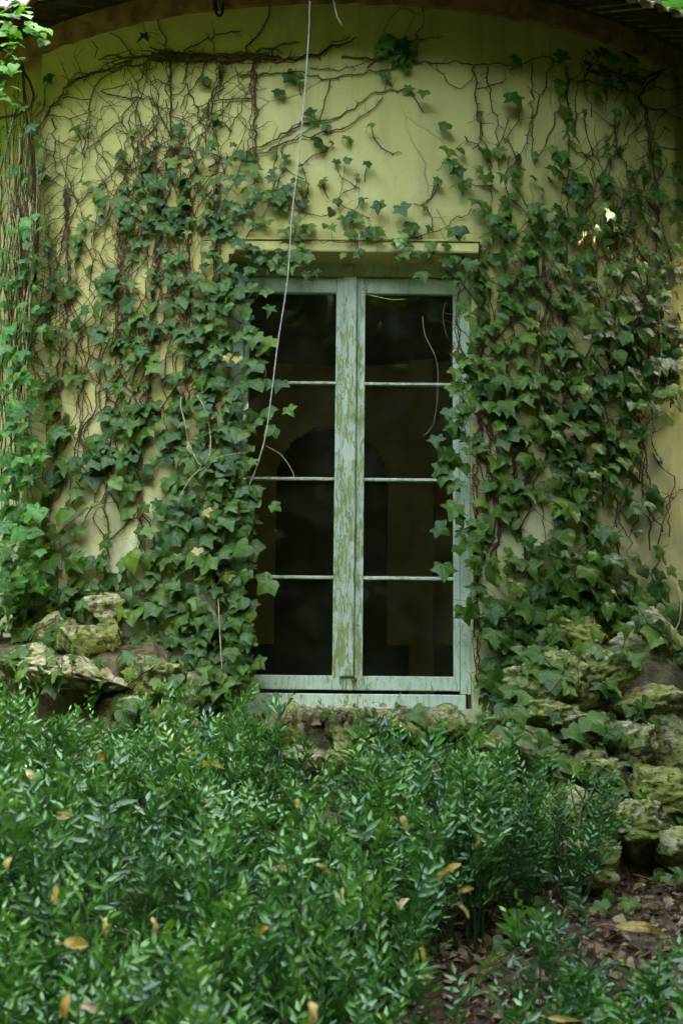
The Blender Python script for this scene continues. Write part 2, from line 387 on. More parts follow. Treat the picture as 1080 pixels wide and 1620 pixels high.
# roof: conical, boarded underside + tiles, projecting past the wall
RO = 3.52; ZR = 4.655; SL = 0.26
b = MB(); tt = seg(-math.pi, math.pi, 0.05)
prof = [(0.0, ZR + SL * RO), (RO - 0.02, ZR + 0.012), (RO, ZR + 0.0), (RO, ZR + 0.055), (0.0, ZR + 0.075 + SL * RO)]
prof = [(2.4, ZR + 0.44 * (RO - 2.4)), (RO, ZR), (RO, ZR + 0.03), (0.01, ZR + 0.03 + 0.5 * RO)]
v = [(r * math.sin(t), R - r * math.cos(t), z) for t in tt for (r, z) in prof]; q = len(prof)
b.add(v, [(i * q + j, i * q + j + 1, (i + 1) * q + j + 1, (i + 1) * q + j) for i in range(len(tt) - 1) for j in range(q - 1)])
roof = b.build('roof', WOODD, pav)
b = MB()                                                  # overlapping eave tiles, each course wavy
for k in range(-44, 45):
    t = k * 0.030; c = Vector(cp(t, 0, RO - R - 0.12)); o = outward(c); s_ = Vector((-o.y, o.x, 0))
    ring = []
    for a in range(7):
        al = math.pi * a / 6; ring.append((math.cos(al) * 0.052, math.sin(al) * 0.040))
    L0, L1 = -0.25, 0.20 + random.uniform(-0.02, 0.02); z0 = ZR + 0.045 + random.uniform(0, 0.012); v = []
    for d_, sc in ((L0, 0.9), (L1, 1.06)):
        for inner in (0, 1):
            for (a_, h_) in ring:
                p = c + o * d_ + s_ * (a_ * sc * (1 - 0.2 * inner)); v.append((p.x, p.y, z0 + h_ * sc * (1 - 0.3 * inner) - d_ * 0.42))
    f = [(i, i + 1, 14 + i + 1, 14 + i) for i in range(6)] + [(7 + i, 21 + i, 21 + i + 1, 7 + i + 1) for i in range(6)] + [(14 + i, 15 + i, 22 + i, 21 + i) for i in range(6)]
    b.add(v, f)
b.build('tiles', TILE, roof)
# plinth: earthy rubble core bulging at the foot of the wall
def side_w(x): return max(sstep(-0.62, -0.95, x), sstep(0.72, 0.98, x))
def plinth_top(x): return 0.90 + 0.42 * side_w(x)
def plinth_off(x, z):
    s = side_w(x); t = plinth_top(x)
    return (0.05 + (0.20 + 0.12 * (x > 0)) * s) * sstep(t + 0.02, t - 0.16, z) + (0.30 * (0.3 + s) + 0.10 * (x > 0) * s) * sstep(t - 0.05, 0.1, z)
b = MB(); tt = seg(-1.3, 1.3, 0.02); zz = [i / 40 for i in range(41)]
v = []
for t in tt:
    x = (R) * math.sin(t); top = plinth_top(x)
    for q_ in zz:
        z = -0.3 + (top + 0.3) * q_
        o = plinth_off(x, z) + 0.05 * noise.fractal(Vector((t * 9, z * 4, 2)), 1, 2, 4) * (q_ < 0.99)
        if q_ > 0.99: o = -0.02
        v.append(cp(t, z, o))
q = len(zz)
b.add(v, [(i * q + j, (i + 1) * q + j, (i + 1) * q + j + 1, i * q + j + 1) for i in range(len(tt) - 1) for j in range(q - 1)])
b.build('plinth', MORT, pav, True)

# window joinery ----------------------------------------------------
def wx(u, v=780): return on_y(u, v, YW).x
def wz(v, u=552): return on_y(u, v, YW).z
xs_ = dict(f0=WX0 + 0.002, g0=wx(389), g1=wx(528.5), b0=wx(539.5), b1=wx(562), g2=wx(575.5), g3=wx(717), f1=WX1 - 0.002)
zt, zg, zbg, zb0, zs1, zs0 = ZT + 0.004, wz(463), wz(1069), wz(1092), wz(1096.5), ZB - 0.03
b = MB()
b.box(xs_['f0'], xs_['g0'] - 0.030, YW - 0.012, YW + 0.07, zs1, zt)
b.box(xs_['g3'] + 0.034, xs_['f1'], YW - 0.012, YW + 0.07, zs1, zt)
b.box(xs_['g0'] - 0.030, xs_['g3'] + 0.034, YW + 0.0, YW + 0.07, wz(437), zt)
win = b.build('window', PAINT, pav)
b = MB(); b.box(xs_['f0'] + 0.03, xs_['f1'] - 0.03, YW - 0.07, YW + 0.09, zs0, zs1 - 0.004, 0.006)
b.build('sill', PAINT, win)
zct = wz(439)
def casement(x0, gx0, gx1, x1):
    b = MB(); y0, y1 = YW + 0.004, YW + 0.048
    b.box(x0, gx0, y0, y1, zb0, zct, 0.004); b.box(gx1, x1, y0, y1, zb0, zct, 0.004)
    b.box(gx0 - 0.002, gx1 + 0.002, y0 + 0.003, y1 - 0.002, zb0 + 0.001, zbg, 0.004); b.box(gx0 - 0.002, gx1 + 0.002, y0 + 0.003, y1 - 0.002, zg, zct - 0.001, 0.004)
    b.build('casement', PAINT, win)
casement(xs_['g0'] - 0.029, xs_['g0'], xs_['g1'], xs_['b1'] - 0.002)
casement(xs_['b1'] + 0.0015, xs_['g2'], xs_['g3'], xs_['g3'] + 0.033)
b = MB(); b.box(xs_['b0'], xs_['b1'], YW - 0.020, YW + 0.002, zbg - 0.004, zct, 0.006); b.build('cover_batten', PAINT, win)
bars = [605.5, 757.5, 913.5]; lev = [zg] + [wz(v_) for v_ in bars] + [zbg]
for (a, c) in (('g0', 'g1'), ('g2', 'g3')):
    for z in lev[1:4]:
        b = MB(); z += random.uniform(-0.002, 0.002); n_ = 9; v = []
        for i in range(n_):                               # worn, not quite straight glazing bar
            x = xs_[a] + (xs_[c] - xs_[a]) * i / (n_ - 1); j_ = random.uniform(-0.0015, 0.0015)
            v += [(x, YW + 0.008, z - 0.006 + j_), (x, YW + 0.008, z + 0.005 + j_), (x, YW + 0.026, z + 0.010), (x, YW + 0.040, z + 0.006), (x, YW + 0.040, z - 0.006), (x, YW + 0.026, z - 0.010)]
        f = [(i * 6 + k, i * 6 + (k + 1) % 6, (i + 1) * 6 + (k + 1) % 6, (i + 1) * 6 + k) for i in range(n_ - 1) for k in range(6)]
        b.add(v, f); b.build('glazing_bar', PAINT, win)
    for k in range(4):
        b = MB(); z0_, z1_ = lev[k + 1], lev[k]; ya = YW + 0.030 + random.uniform(-0.001, 0.001)
        b.box(xs_[a] - 0.004, xs_[c] + 0.004, ya, ya + 0.003, z0_ + 0.004, z1_ - 0.004); b.build('glass_pane', GLASS, win)
for (u, v_) in ((394, 560), (392, 900), (716, 560), (717, 960)):   # hinges
    c = on_y(u, v_, YW - 0.002); s = -1 if u < 500 else 1; b = MB()
    b.tube([(c.x + s * 0.012, YW - 0.004, c.z - 0.035), (c.x + s * 0.012, YW - 0.004, c.z + 0.035)], 0.006, 8)
    b.build('hinge', PAINT, win)
b = MB(); c = on_y(561, 1076, YW - 0.02); pts = [(c.x + 0.012 * math.cos(a), c.y - 0.006, c.z + 0.012 * math.sin(a)) for a in np.linspace(0, 6.3, 12)]
b.add([c] + pts, [(0, i, i + 1) for i in range(1, 12)]); b.tube([(c.x, c.y + 0.02, c.z), (c.x, c.y - 0.012, c.z)], 0.006, 6); b.build('latch_knob', RUST, win)
# room inside --------------------------------------------------------
RI = 2.62
def ring_wall(r, t0, t1, z0, z1_, step=0.03, hole=None):
    b = MB(); tt = seg(t0, t1, step); zz = seg(z0, z1_, 0.1 if hole is None else 0.03); q = len(zz)
    v = [(r * math.sin(t), R + r * math.cos(t), z) for t in tt for z in zz]
    f = []
    for i in range(len(tt) - 1):
        for j in range(q - 1):
            if hole and hole((tt[i] + tt[i + 1]) / 2, (zz[j] + zz[j + 1]) / 2): continue
            f.append((i * q + j, i * q + j + 1, (i + 1) * q + j + 1, (i + 1) * q + j))
    b.add(v, f); return b
tn0, tn1 = -0.24, 0.165; tcn = (tn0 + tn1) / 2; hw = (tn1 - tn0) / 2
def hole(t, z):
    if 0.90 < abs(t) < 1.66 and 1.5 < z < 4.0: return True   # unseen side openings added to light the room
    if abs(t - tcn) > hw or z < 1.5: return False
    return z < 3.05 or ((t - tcn) / hw) ** 2 + ((z - 3.05) / 0.55) ** 2 < 1
ring_wall(RI, -2.75, 2.75, 1.5, 4.25, 0.012, hole).build('room_wall', ROOMW, pav, True)
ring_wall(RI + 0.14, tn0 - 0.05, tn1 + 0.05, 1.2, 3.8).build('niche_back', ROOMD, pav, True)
b = MB(); prof_ = [(tn0, 1.5), (tn0, 3.05)] + [(tcn - hw * math.cos(a), 3.05 + 0.55 * math.sin(a)) for a in np.linspace(0.15, math.pi - 0.15, 14)] + [(tn1, 3.05), (tn1, 1.5)]
v = []
for (t, z) in prof_:
    for r in (RI - 0.012, RI + 0.15): v.append((r * math.sin(t), R + r * math.cos(t), z))
b.add(v, [(2 * i, 2 * i + 1, 2 * i + 3, 2 * i + 2) for i in range(len(prof_) - 1)]); b.build('niche_reveal', ROOMW, pav)
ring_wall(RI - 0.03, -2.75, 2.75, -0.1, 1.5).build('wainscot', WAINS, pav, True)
for t in (-0.42, 0.30, 0.62, -0.75):
    b = MB(); v = []
    for tt_ in (t - 0.045, t + 0.045):
        for r in (RI + 0.02, RI - 0.09):
            for z in (0, 4.25): v.append((r * math.sin(tt_), R + r * math.cos(tt_), z))
    b.add(v, [(0, 2, 3, 1), (4, 5, 7, 6), (2, 6, 7, 3)]); b.build('room_pilaster', ROOMW, pav)
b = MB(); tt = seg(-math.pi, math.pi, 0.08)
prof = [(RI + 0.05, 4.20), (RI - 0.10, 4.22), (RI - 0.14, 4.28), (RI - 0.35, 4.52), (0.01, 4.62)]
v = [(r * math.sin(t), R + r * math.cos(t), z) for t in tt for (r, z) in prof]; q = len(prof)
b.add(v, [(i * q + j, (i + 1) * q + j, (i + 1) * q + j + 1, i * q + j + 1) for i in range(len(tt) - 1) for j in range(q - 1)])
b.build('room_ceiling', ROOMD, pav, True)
b = MB(); tt = seg(-math.pi, math.pi, 0.15)[:-1]; b.add([(RI * math.sin(t), R + RI * math.cos(t), 0.25) for t in tt], [tuple(range(len(tt)))]); b.build('room_floor', RFLOOR, pav)
# inner face of the front wall, with the opening
b = MB(); tt = seg(-0.62, -math.asin((-WX0 + 0.02) / RI), 0.05); tt2 = seg(math.asin((WX1 + 0.02) / RI), 0.62, 0.05)
for T_ in (tt, tt2):
    v = [(RI * math.sin(t), R - RI * math.cos(t), z) for t in T_ for z in (0.0, 4.3)]
    b.add(v, [(2 * i, 2 * i + 1, 2 * i + 3, 2 * i + 2) for i in range(len(T_) - 1)])
T_ = seg(tt[-1], tt2[0], 0.06)
for (za, zc) in ((0.0, ZB), (ZT, 4.3)):
    v = [(RI * math.sin(t), R - RI * math.cos(t), z) for t in T_ for z in (za, zc)]
    b.add(v, [(2 * i, 2 * i + 1, 2 * i + 3, 2 * i + 2) for i in range(len(T_) - 1)])
b.build('inner_front_wall', ROOMW, pav)

# ------------------------------------------------------------------ stones
def rock_mesh(sx, sy, sz, seed, sub=4):
    import bmesh
    bm = bmesh.new(); bmesh.ops.create_icosphere(bm, subdivisions=sub, radius=1.0)
    r_ = random.Random(seed); o = Vector((r_.uniform(-50, 50), r_.uniform(-50, 50), r_.uniform(-50, 50)))
    planes = []
    for _ in range(9):
        d = Vector((r_.gauss(0, 1), r_.gauss(0, 1), r_.gauss(0, 0.8))).normalized(); planes.append((d, r_.uniform(0.45, 0.85)))
    tw = r_.uniform(-0.25, 0.25)
    for v in bm.verts:
        p = v.co.copy()
        for d, k in planes:
            e = p.dot(d) - k
            if e > 0: p -= d * e * 0.85
        q = p * 1.4 + o
        f = 1 + 0.20 * noise.fractal(q, 1.0, 2.0, 3)
        st = noise.noise(Vector((q.x * 0.8, q.y * 0.8 + q.z, q.z * 3.6)))
        f += 0.09 * st + 0.10 * noise.fractal(q * 3.6, 0.7, 2.1, 5) - 0.45 * max(0, noise.noise(q * 2.2 + Vector((9, 2, 1))) - 0.16)
        p = p * f
        p.z += tw * p.x
        v.co = Vector((p.x * sx, p.y * sy, p.z * sz))
    me = bpy.data.meshes.new('stone'); bm.to_mesh(me); bm.free(); me.shade_smooth(); return me
ROCKS = [  # u, v, w, h (px), extra outward m, label
 (1035, 1030, 118, 96, 0.30, 'pale blocky stone at the far right, above the largest flat slab'),
 (868, 1078, 150, 88, 0.04, 'broad yellowish stone hung with ivy just right of the window jamb'),
 (952, 1062, 100, 52, 0.16, 'pointed pale wedge of stone jutting right above the flat mossy slab'),
 (1036, 1112, 150, 62, 0.24, 'largest flat mossy slab projecting at the right of the rockery'),
 (850, 1131, 130, 46, 0.08, 'low yellow-green stone tucked below the broad stone by the jamb'),
 (934, 1152, 84, 44, 0.12, 'small rounded mossy stone left of the shadowed hollow at right'),
 (990, 1178, 96, 70, 0.14, 'upright mossy stone under the flat slab'),
 (1066, 1182, 80, 96, 0.20, 'tall dark mossy stone at the right edge of the picture'),
 (930, 1212, 110, 60, 0.10, 'dull green stone half hidden by shrub tips at the foot of the rockery'),
 (1045, 1250, 120, 66, 0.26, 'pale green sloping stone behind the long dry stalk'),
 (1010, 1300, 100, 50, 0.30, 'shadowed low stone under the trailing ivy at right'),
 (935, 1372, 118, 66, 0.50, 'squat mossy block standing alone on the soil behind the thin sapling'),
 (1066, 1348, 70, 60, 0.42, 'brownish stone at the right edge above the leaf litter'),
 (905, 1005, 120, 66, 0.10, 'ivy-covered stone ledge high on the right rockery'),
 (98, 1008, 76, 66, 0.10, 'dark mossy stone at the top left of the left rockery'),
 (134, 1022, 84, 60, 0.22, 'knobbly mossy stone with crusted yellow top in the left rockery'),
 (176, 1012, 46, 56, 0.16, 'small upright mossy stone between ivy stems in the left rockery'),
 (126, 1064, 170, 46, 0.24, 'long sloping layered slab low in the left rockery'),
 (246, 1082, 108, 66, 0.22, 'pale rounded stone with a moss cap near the left window jamb'),
 (214, 1122, 56, 34, 0.28, 'small cream stone under the rounded mossy one'),
 (262, 1142, 90, 60, 0.18, 'flat stone fully covered in green moss at the left'),
 (180, 965, 90, 50, 0.06, 'ledge stone buried in ivy above the left rockery'),
 (40, 1050, 90, 60, 0.20, 'dim stone at the far left behind the shrub tops'),
 (320, 1090, 70, 80, 0.08, 'dark stone behind ivy beside the left end of the sill'),
 (456, 1152, 82, 58, 0.06, 'pale crumbling stone below the left half of the sill'),
 (556, 1166, 100, 66, 0.05, 'mossy brown stone below the middle of the sill'),
 (540, 1216, 74, 44, 0.10, 'small yellow-green stone low under the middle of the window'),
 (634, 1152, 78, 50, 0.03, 'light olive stone below the right half of the sill'),
 (508, 1132, 50, 28, 0.02, 'thin stone chip wedged just under the sill'),
 (700, 1146, 72, 54, 0.04, 'stone under the right end of the sill behind shrub sprigs'),
 (608, 1212, 80, 54, 0.08, 'brown stone in the shade behind the shrubs under the window'),
 (770, 1160, 90, 60, 0.05, 'smooth mossy stone at the foot of the right window jamb'),
 (842, 1196, 120, 74, 0.14, 'broad mossy stone low in the shade right of the window jamb stone'),
 (812, 1262, 100, 66, 0.22, 'dark green stone at the foot of the wall between shrubs and lower ivy'),
 (900, 1290, 110, 64, 0.30, 'mossy stone under the trailing ivy just above the squat block'),
 (478, 1200, 90, 60, 0.06, 'dull mossy stone in the gap between shrubs under the window'),
 (400, 1170, 70, 60, 0.06, 'stone behind shrub leaves at the left under the sill'),
]
for k, (u, v_, w_, h_, eo, lb) in enumerate(ROCKS):
    p = cyl(u, v_, 0.05); p = cyl(u, v_, plinth_off(p.x, p.z) + eo * 0.45 - 0.02)
    d = (p - EYE).length; px = d / F
    me = rock_mesh(w_ * px * 0.58, max(0.11, w_ * px * 0.42), h_ * px * 0.62, 100 + k, 5 if w_ > 90 else 4)
    o = bpy.data.objects.new('stone', me); COL.objects.link(o); me.materials.append(ROCK)
    o.location = p; o.rotation_euler = (random.uniform(-0.1, 0.1), random.uniform(-0.18, 0.18), -theta(p) * 0.8 + random.uniform(-0.3, 0.3))
    tag(o, lb, 'stone', 'rubble stones at the foot of the wall')

from mathutils.bvhtree import BVHTree
bpy.context.view_layer.update()
_bv, _bf = [], []
for o_ in [q for q in COL.objects if q.name.split('.')[0] in ('stone', 'plinth')]:
    Mx = Matrix.LocRotScale(o_.location + (o_.parent.location if o_.parent else Vector()), o_.rotation_euler, None); n0 = len(_bv)
    _bv += [Mx @ q.co for q in o_.data.vertices]; _bf += [tuple(i + n0 for i in q.vertices) for q in o_.data.polygons]
BV = BVHTree.FromPolygons(_bv, _bf)
def off_at(u, v):
    p = cyl(u, v, 0.0); return plinth_off(p.x, p.z)
def surf(u, v, off):                                     # point off the first solid surface met in that direction
    p = cyl(u, v, off)
    if v < 880: return p
    h = BV.ray_cast(EYE, ray(u, v), 20)
    if h[0] is not None and (h[0] - EYE).length < (p - EYE).length + 0.0:
        return h[0] + (EYE - h[0]).normalized() * max(0.012, off - off_at(u, v))
    return p

# ------------------------------------------------------------------ ivy leaf templates
def mirror(h):
    return [(x, y) for x, y in h] + [(-x, y) for x, y in h[-2:0:-1]]
IV = [
 [(0, 0.0), (0.14, -0.12), (0.32, -0.17), (0.46, -0.06), (0.40, 0.09), (0.52, 0.22), (0.70, 0.34), (0.50, 0.45), (0.30, 0.50), (0.22, 0.66), (0.12, 0.85), (0, 1.02)],
 [(0, 0.0), (0.20, -0.14), (0.42, -0.08), (0.50, 0.10), (0.60, 0.28), (0.68, 0.44), (0.46, 0.50), (0.32, 0.57), (0.22, 0.74), (0.10, 0.90), (0, 1.0)],
 [(0, 0.0), (0.22, -0.15), (0.45, -0.06), (0.55, 0.14), (0.52, 0.34), (0.36, 0.56), (0.20, 0.78), (0, 0.98)],
 [(0, 0.0), (0.12, -0.13), (0.36, -0.22), (0.44, -0.10), (0.32, 0.08), (0.50, 0.20), (0.74, 0.28), (0.52, 0.40), (0.24, 0.44), (0.18, 0.62), (0.10, 0.88), (0, 1.12)],
]
def template(half, c=(0, 0.28)):
    o = np.array(mirror(half)); n = len(o); c = np.array(c)
    pts = np.vstack([[c], c + (o - c) * 0.5, o])
    f = [(0, 1 + i, 1 + (i + 1) % n) for i in range(n)] + [(1 + i, 1 + n + i, 1 + n + (i + 1) % n, 1 + (i + 1) % n) for i in range(n)]
    return pts, f
IVT = [template(h) for h in IV]
LANC = template([(0, 0.0), (0.13, 0.14), (0.21, 0.34), (0.20, 0.54), (0.10, 0.80), (0, 1.0)], (0, 0.4))
OVAL = template([(0, 0.0), (0.22, 0.10), (0.38, 0.32), (0.38, 0.55), (0.22, 0.82), (0, 1.0)], (0, 0.45))
def put_leaf(b, tpl, pos, tip, nrm, size, tint, curl=0.25, fold=0.2, asym=0.1, roll=0.0):
    pts, f = tpl; tip = Vector(tip); nrm = Vector(nrm)
    tip = (tip - nrm * tip.dot(nrm)).normalized(); s_ = tip.cross(nrm).normalized()
    x = pts[:, 0] * (1 + random.uniform(-asym, asym)) * np.where(pts[:, 0] > 0, 1 + random.uniform(-asym, asym), 1.0); y = pts[:, 1]
    ph = random.uniform(0, 6.28)
    z = fold * np.abs(x) - curl * (y - 0.25) ** 2 - curl * 0.9 * x * x + 0.05 * np.sin(9 * x + 7 * y + ph)
    if roll:
        kx = roll * x; z = z + (1 - np.cos(kx)) / roll; x = np.sin(kx) / roll
    P = np.array(pos)[None, :] + size * (x[:, None] * np.array(s_) + y[:, None] * np.array(tip) + z[:, None] * np.array(nrm))
    b.add(P, f, np.column_stack([pts[:, 0], pts[:, 1], np.full(len(pts), tint)]))
def gaussv(s): return Vector((random.gauss(0, s), random.gauss(0, s), random.gauss(0, s)))
UPZ = Vector((0, 0, 1))

# coverage of ivy leaves read off the photograph, one digit per 40 px
G = """
000000000000000000000000000
000001000000000200000000000
000000011100000410000003300
530000001102000010002023300
530111424210100000221133210
530113334610032001123232122
542123455542111002234443464
543556677753221101577656676
642667777854331232688877676
763346667766676544577776554
864446677788431225788776556
963365578841000003487665677
963366588710000002287655677
943264468742000002277665678
942365558741000002287665678
943255557632000002167776654
965366456541000002156777741
976676566450000002446577730
987676556540000003264577620
974355368630000002155467520
973235778740000000353566410
984246778710000000353576210
986567777620000000255787421
988766678610000000167899986
873246778500000000057877887
742136788500000000058864443
323541377500000000253324112
212440276630000000066313100
002333345520001012332334310
""".strip().split('\n')
IVS = {}
def ivy_key(u, v):
    if v > 925 and u > 770: return 'rock_right'
    if v > 930 and u < 352: return 'rock_left'
    if u < 66: return 'curtain'
    if 395 < u < 735 and v < 432: return 'lintel'
    if u < 225: return 'left_outer'
    if u < 330: return 'left_mid'
    if u < 560: return 'left_jamb'
    if u < 815: return 'right_jamb'
    if u < 945: return 'right_mid'
    return 'right_outer'
LBL = {
 'curtain': ('hanging curtain of stringy bare ivy stems and bright leaves at the far left corner', 30, 700),
 'left_outer': ('broad mass of climbing ivy left of the window, next to the stringy curtain', 120, 900),
 'left_mid': ('thick climbing ivy left of the window, topped by the densest tangle of bare stems', 275, 900),
 'left_jamb': ('climbing ivy spilling over the left side of the green window frame', 345, 900),
 'lintel': ('thin ivy sprigs trailing along the lintel above the window', 560, 385),
 'right_jamb': ('climbing ivy covering the right side of the window frame', 770, 900),
 'right_mid': ('tall climbing ivy right of the window with straight bare shoots above it', 890, 900),
 'right_outer': ('sun-flecked climbing ivy nearest the right edge of the wall', 1000, 880),
 'rock_right': ('large-leaved ivy draped over the ledge stones at the right', 930, 1000),
 'rock_left': ('ivy scrambling over the left rockery below the wall', 180, 1000),
}
ROOT = {}
for k, (lb, u, v_) in LBL.items():
    p = cyl(u, v_, 0.05); ROOT[k] = empty('climbing_ivy', p, lb, 'ivy', 'ivy on the pavilion wall')
    IVS[k] = dict(leaf=MB(), stem=MB(), yel=MB(), brown=MB())
def add_ivy_leaf(u, v, size=None, tint=None, key=None, off=None, mat='leaf', var=None):
    key = key or ivy_key(u, v); D = IVS[key]
    ob = off_at(u, v)
    if off is None: off = ob + 0.02 + abs(random.gauss(0, 0.035)) + 0.02 * (ob > 0.1)
    if key == 'curtain': off = random.uniform(0.05, 0.30)
    p = surf(u, v, off); o = outward(p)
    if size is None:
        s_ = 14.5 + 9 * sstep(250, 800, v); s_ *= min(1.5, max(0.6, random.lognormvariate(0, 0.24)))
        if key == 'curtain': s_ *= 0.9
        if key == 'rock_right': s_ *= 1.15
        size = s_ * (p - EYE).length / F * 1.0
    side = Vector((-o.y, o.x, 0))
    lift = random.uniform(0.05, 0.85) + (0.35 if ob > 0.1 else 0)
    nrm = (o + UPZ * lift + side * random.gauss(0, 0.33)).normalized()
    tip = (-UPZ * 1.0 + side * random.gauss(0, 0.65) + o * 0.3).normalized()
    if random.random() < 0.08: tip = (UPZ * 0.4 + side * random.choice((-1, 1))).normalized()
    if tint is None: tint = min(1, max(0, random.gauss(0.38, 0.22)))
    young = (mat == 'leaf' and key == 'curtain' and random.random() < 0.7)
    bb = D['yng'] if young and 'yng' in D else D[mat]
    put_leaf(bb, IVT[random.choice((0, 0, 1, 1, 2, 3)) if var is None else var], p, tip, nrm, size, tint, random.uniform(0.1, 0.5), random.uniform(-0.15, 0.3))
    # petiole back to the stem, lying against the wall
    L = size * random.uniform(0.7, 1.4); q = p - UPZ * L * random.uniform(-0.4, 0.9) + side * random.gauss(0, 0.5) * L
    th = theta(q); q = Vector(cp(th, q.z, ob + 0.008)) if v < 880 else q - o * 0.03; m_ = (p + q) / 2 + o * 0.015 + UPZ * 0.01
    bb.tube([p, m_, q], 0.0011, 3, attr=(0.3, 0.3, min(1, tint + 0.2)))
IVS['curtain']['yng'] = MB()
def jamb_clip(u, v):                                     # keep panes mostly clear
    if 432 < v < 1100:
        return not ((u > 398 + (38 if random.random() < 0.35 else 8 * random.random())) and u < 710 - 18 * random.random() ** 3)
    return True
RUN = []
for r_, row in enumerate(G):
    for c_, ch in enumerate(row):
        d = int(ch)
        if not d: continue
        lam = -math.log(1 - min(d, 9) / 10 * 0.97) * 6.4
        for _ in range(int(rng.poisson(lam))):
            u = c_ * 40 + random.uniform(-6, 46); v = r_ * 40 + random.uniform(-6, 46)
            if not jamb_clip(u, v): continue
            add_ivy_leaf(u, v)
            if d <= 3 and v < 430 and random.random() < 0.75: RUN.append((u, v))
# single leaves that catch the eye in the photograph
for (u, v, s) in [(608, 68, 26), (622, 80, 26), (636, 72, 24), (650, 92, 22), (627, 95, 24), (606, 122, 18), (670, 150, 18), (808, 160, 30), (706, 202, 20),
                  (708, 243, 22), (714, 262, 24), (632, 335, 26), (600, 325, 16), (455, 125, 26), (443, 149, 18), (487, 176, 12), (497, 236, 30), (520, 203, 16), (548, 222, 16), (545, 262, 14),
                  (432, 548, 30), (446, 612, 26), (455, 652, 20), (436, 685, 24), (430, 930, 34), (700, 745, 26), (690, 700, 24), (700, 905, 34), (688, 845, 28), (428, 492, 18),
                  (890, 90, 22), (968, 95, 26), (985, 92, 22), (1000, 98, 20), (980, 132, 26), (1000, 135, 24), (940, 155, 24), (820, 100, 24), (890, 138, 24), (575, 372, 20), (600, 372, 24), (650, 362, 24), (545, 350, 20), (233, 62, 18), (118, 130, 14)]:
    p = cyl(u, v, 0.05); add_ivy_leaf(u, v - s * 0.4, size=s * (p - EYE).length / F, off=0.05 if v > 440 else None)
for _ in range(34): add_ivy_leaf(random.uniform(716, 756), random.triangular(440, 1040, 600))
for _ in range(60): add_ivy_leaf(random.uniform(362, 402), random.uniform(430, 1080))
for _ in range(16): add_ivy_leaf(random.uniform(790, 1080), random.uniform(1030, 1240), key='rock_right')
for _ in range(40): add_ivy_leaf(random.uniform(-5, 66), random.uniform(180, 480))
for _ in range(15):
    u, v = random.choice([(random.uniform(20, 380), random.uniform(450, 1000)), (random.uniform(760, 1060), random.uniform(450, 1050))]); add_ivy_leaf(u, v, mat=random.choice(('yel', 'brown', 'brown')), tint=random.random(), size=random.uniform(0.035, 0.055))
for (u, v) in [(327, 806), (314, 868), (358, 562), (377, 565), (448, 1130)]: add_ivy_leaf(u, v, mat='yel', off=0.12, size=0.05)
for (u, v) in [(1030, 470), (1040, 480), (1048, 460), (1015, 415), (1000, 430), (1062, 415), (1035, 440), (975, 428), (940, 485), (1068, 440), (1035, 620), (1052, 615), (1058, 655)]:
    add_ivy_leaf(u, v, off=0.14, tint=random.uniform(0.5, 1))

# ------------------------------------------------------------------ ivy stems
def stem(pix, r0=0.006, r1=0.003, off=0.012, spurs=True, key=None, wig=2.2, tgt='stem'):
    # pix: photo polyline -> resample with wobble
    P = [np.array(p, float) for p in pix]; out = []
    for a, c in zip(P[:-1], P[1:]):
        L = np.linalg.norm(c - a); n = max(1, int(L / 9))
        for i in range(n): out.append(a + (c - a) * i / n + rng.normal(0, wig, 2) * (1 if (out) else 0))
    out.append(P[-1]); n = len(out); pts = []
    k = key or ivy_key(*out[n // 2]); D = IVS[k]; rr = np.linspace(r0, r1, n) * (1 + 0.25 * rng.normal(0, 0.5, n).clip(-1, 1))
    for i, (u, v) in enumerate(out): pts.append(surf(u, v, off_at(u, v) + off + random.uniform(0, 0.004)))
    D[tgt].tube(pts, rr, 6 if r0 > 0.004 else 4)
    if spurs:
        for i in range(1, n):
            if random.random() < 0.75:
                u, v = out[i]; a = math.atan2(out[i][1] - out[i - 1][1], out[i][0] - out[i - 1][0]) + random.choice((-1, 1)) * random.uniform(0.6, 1.3)
                L = random.uniform(3, 9) if random.random() < 0.85 else random.uniform(12, 26)
                q0 = pts[i]; q2 = surf(u + math.cos(a) * L, v + math.sin(a) * L, off_at(u, v) + off + random.uniform(0, 0.012))
                q1 = (q0 + q2) / 2 + gaussv(0.002)
                D[tgt].tube([q0, q1, q2], [rr[i] * 0.6, rr[i] * 0.45, rr[i] * 0.35], 4)
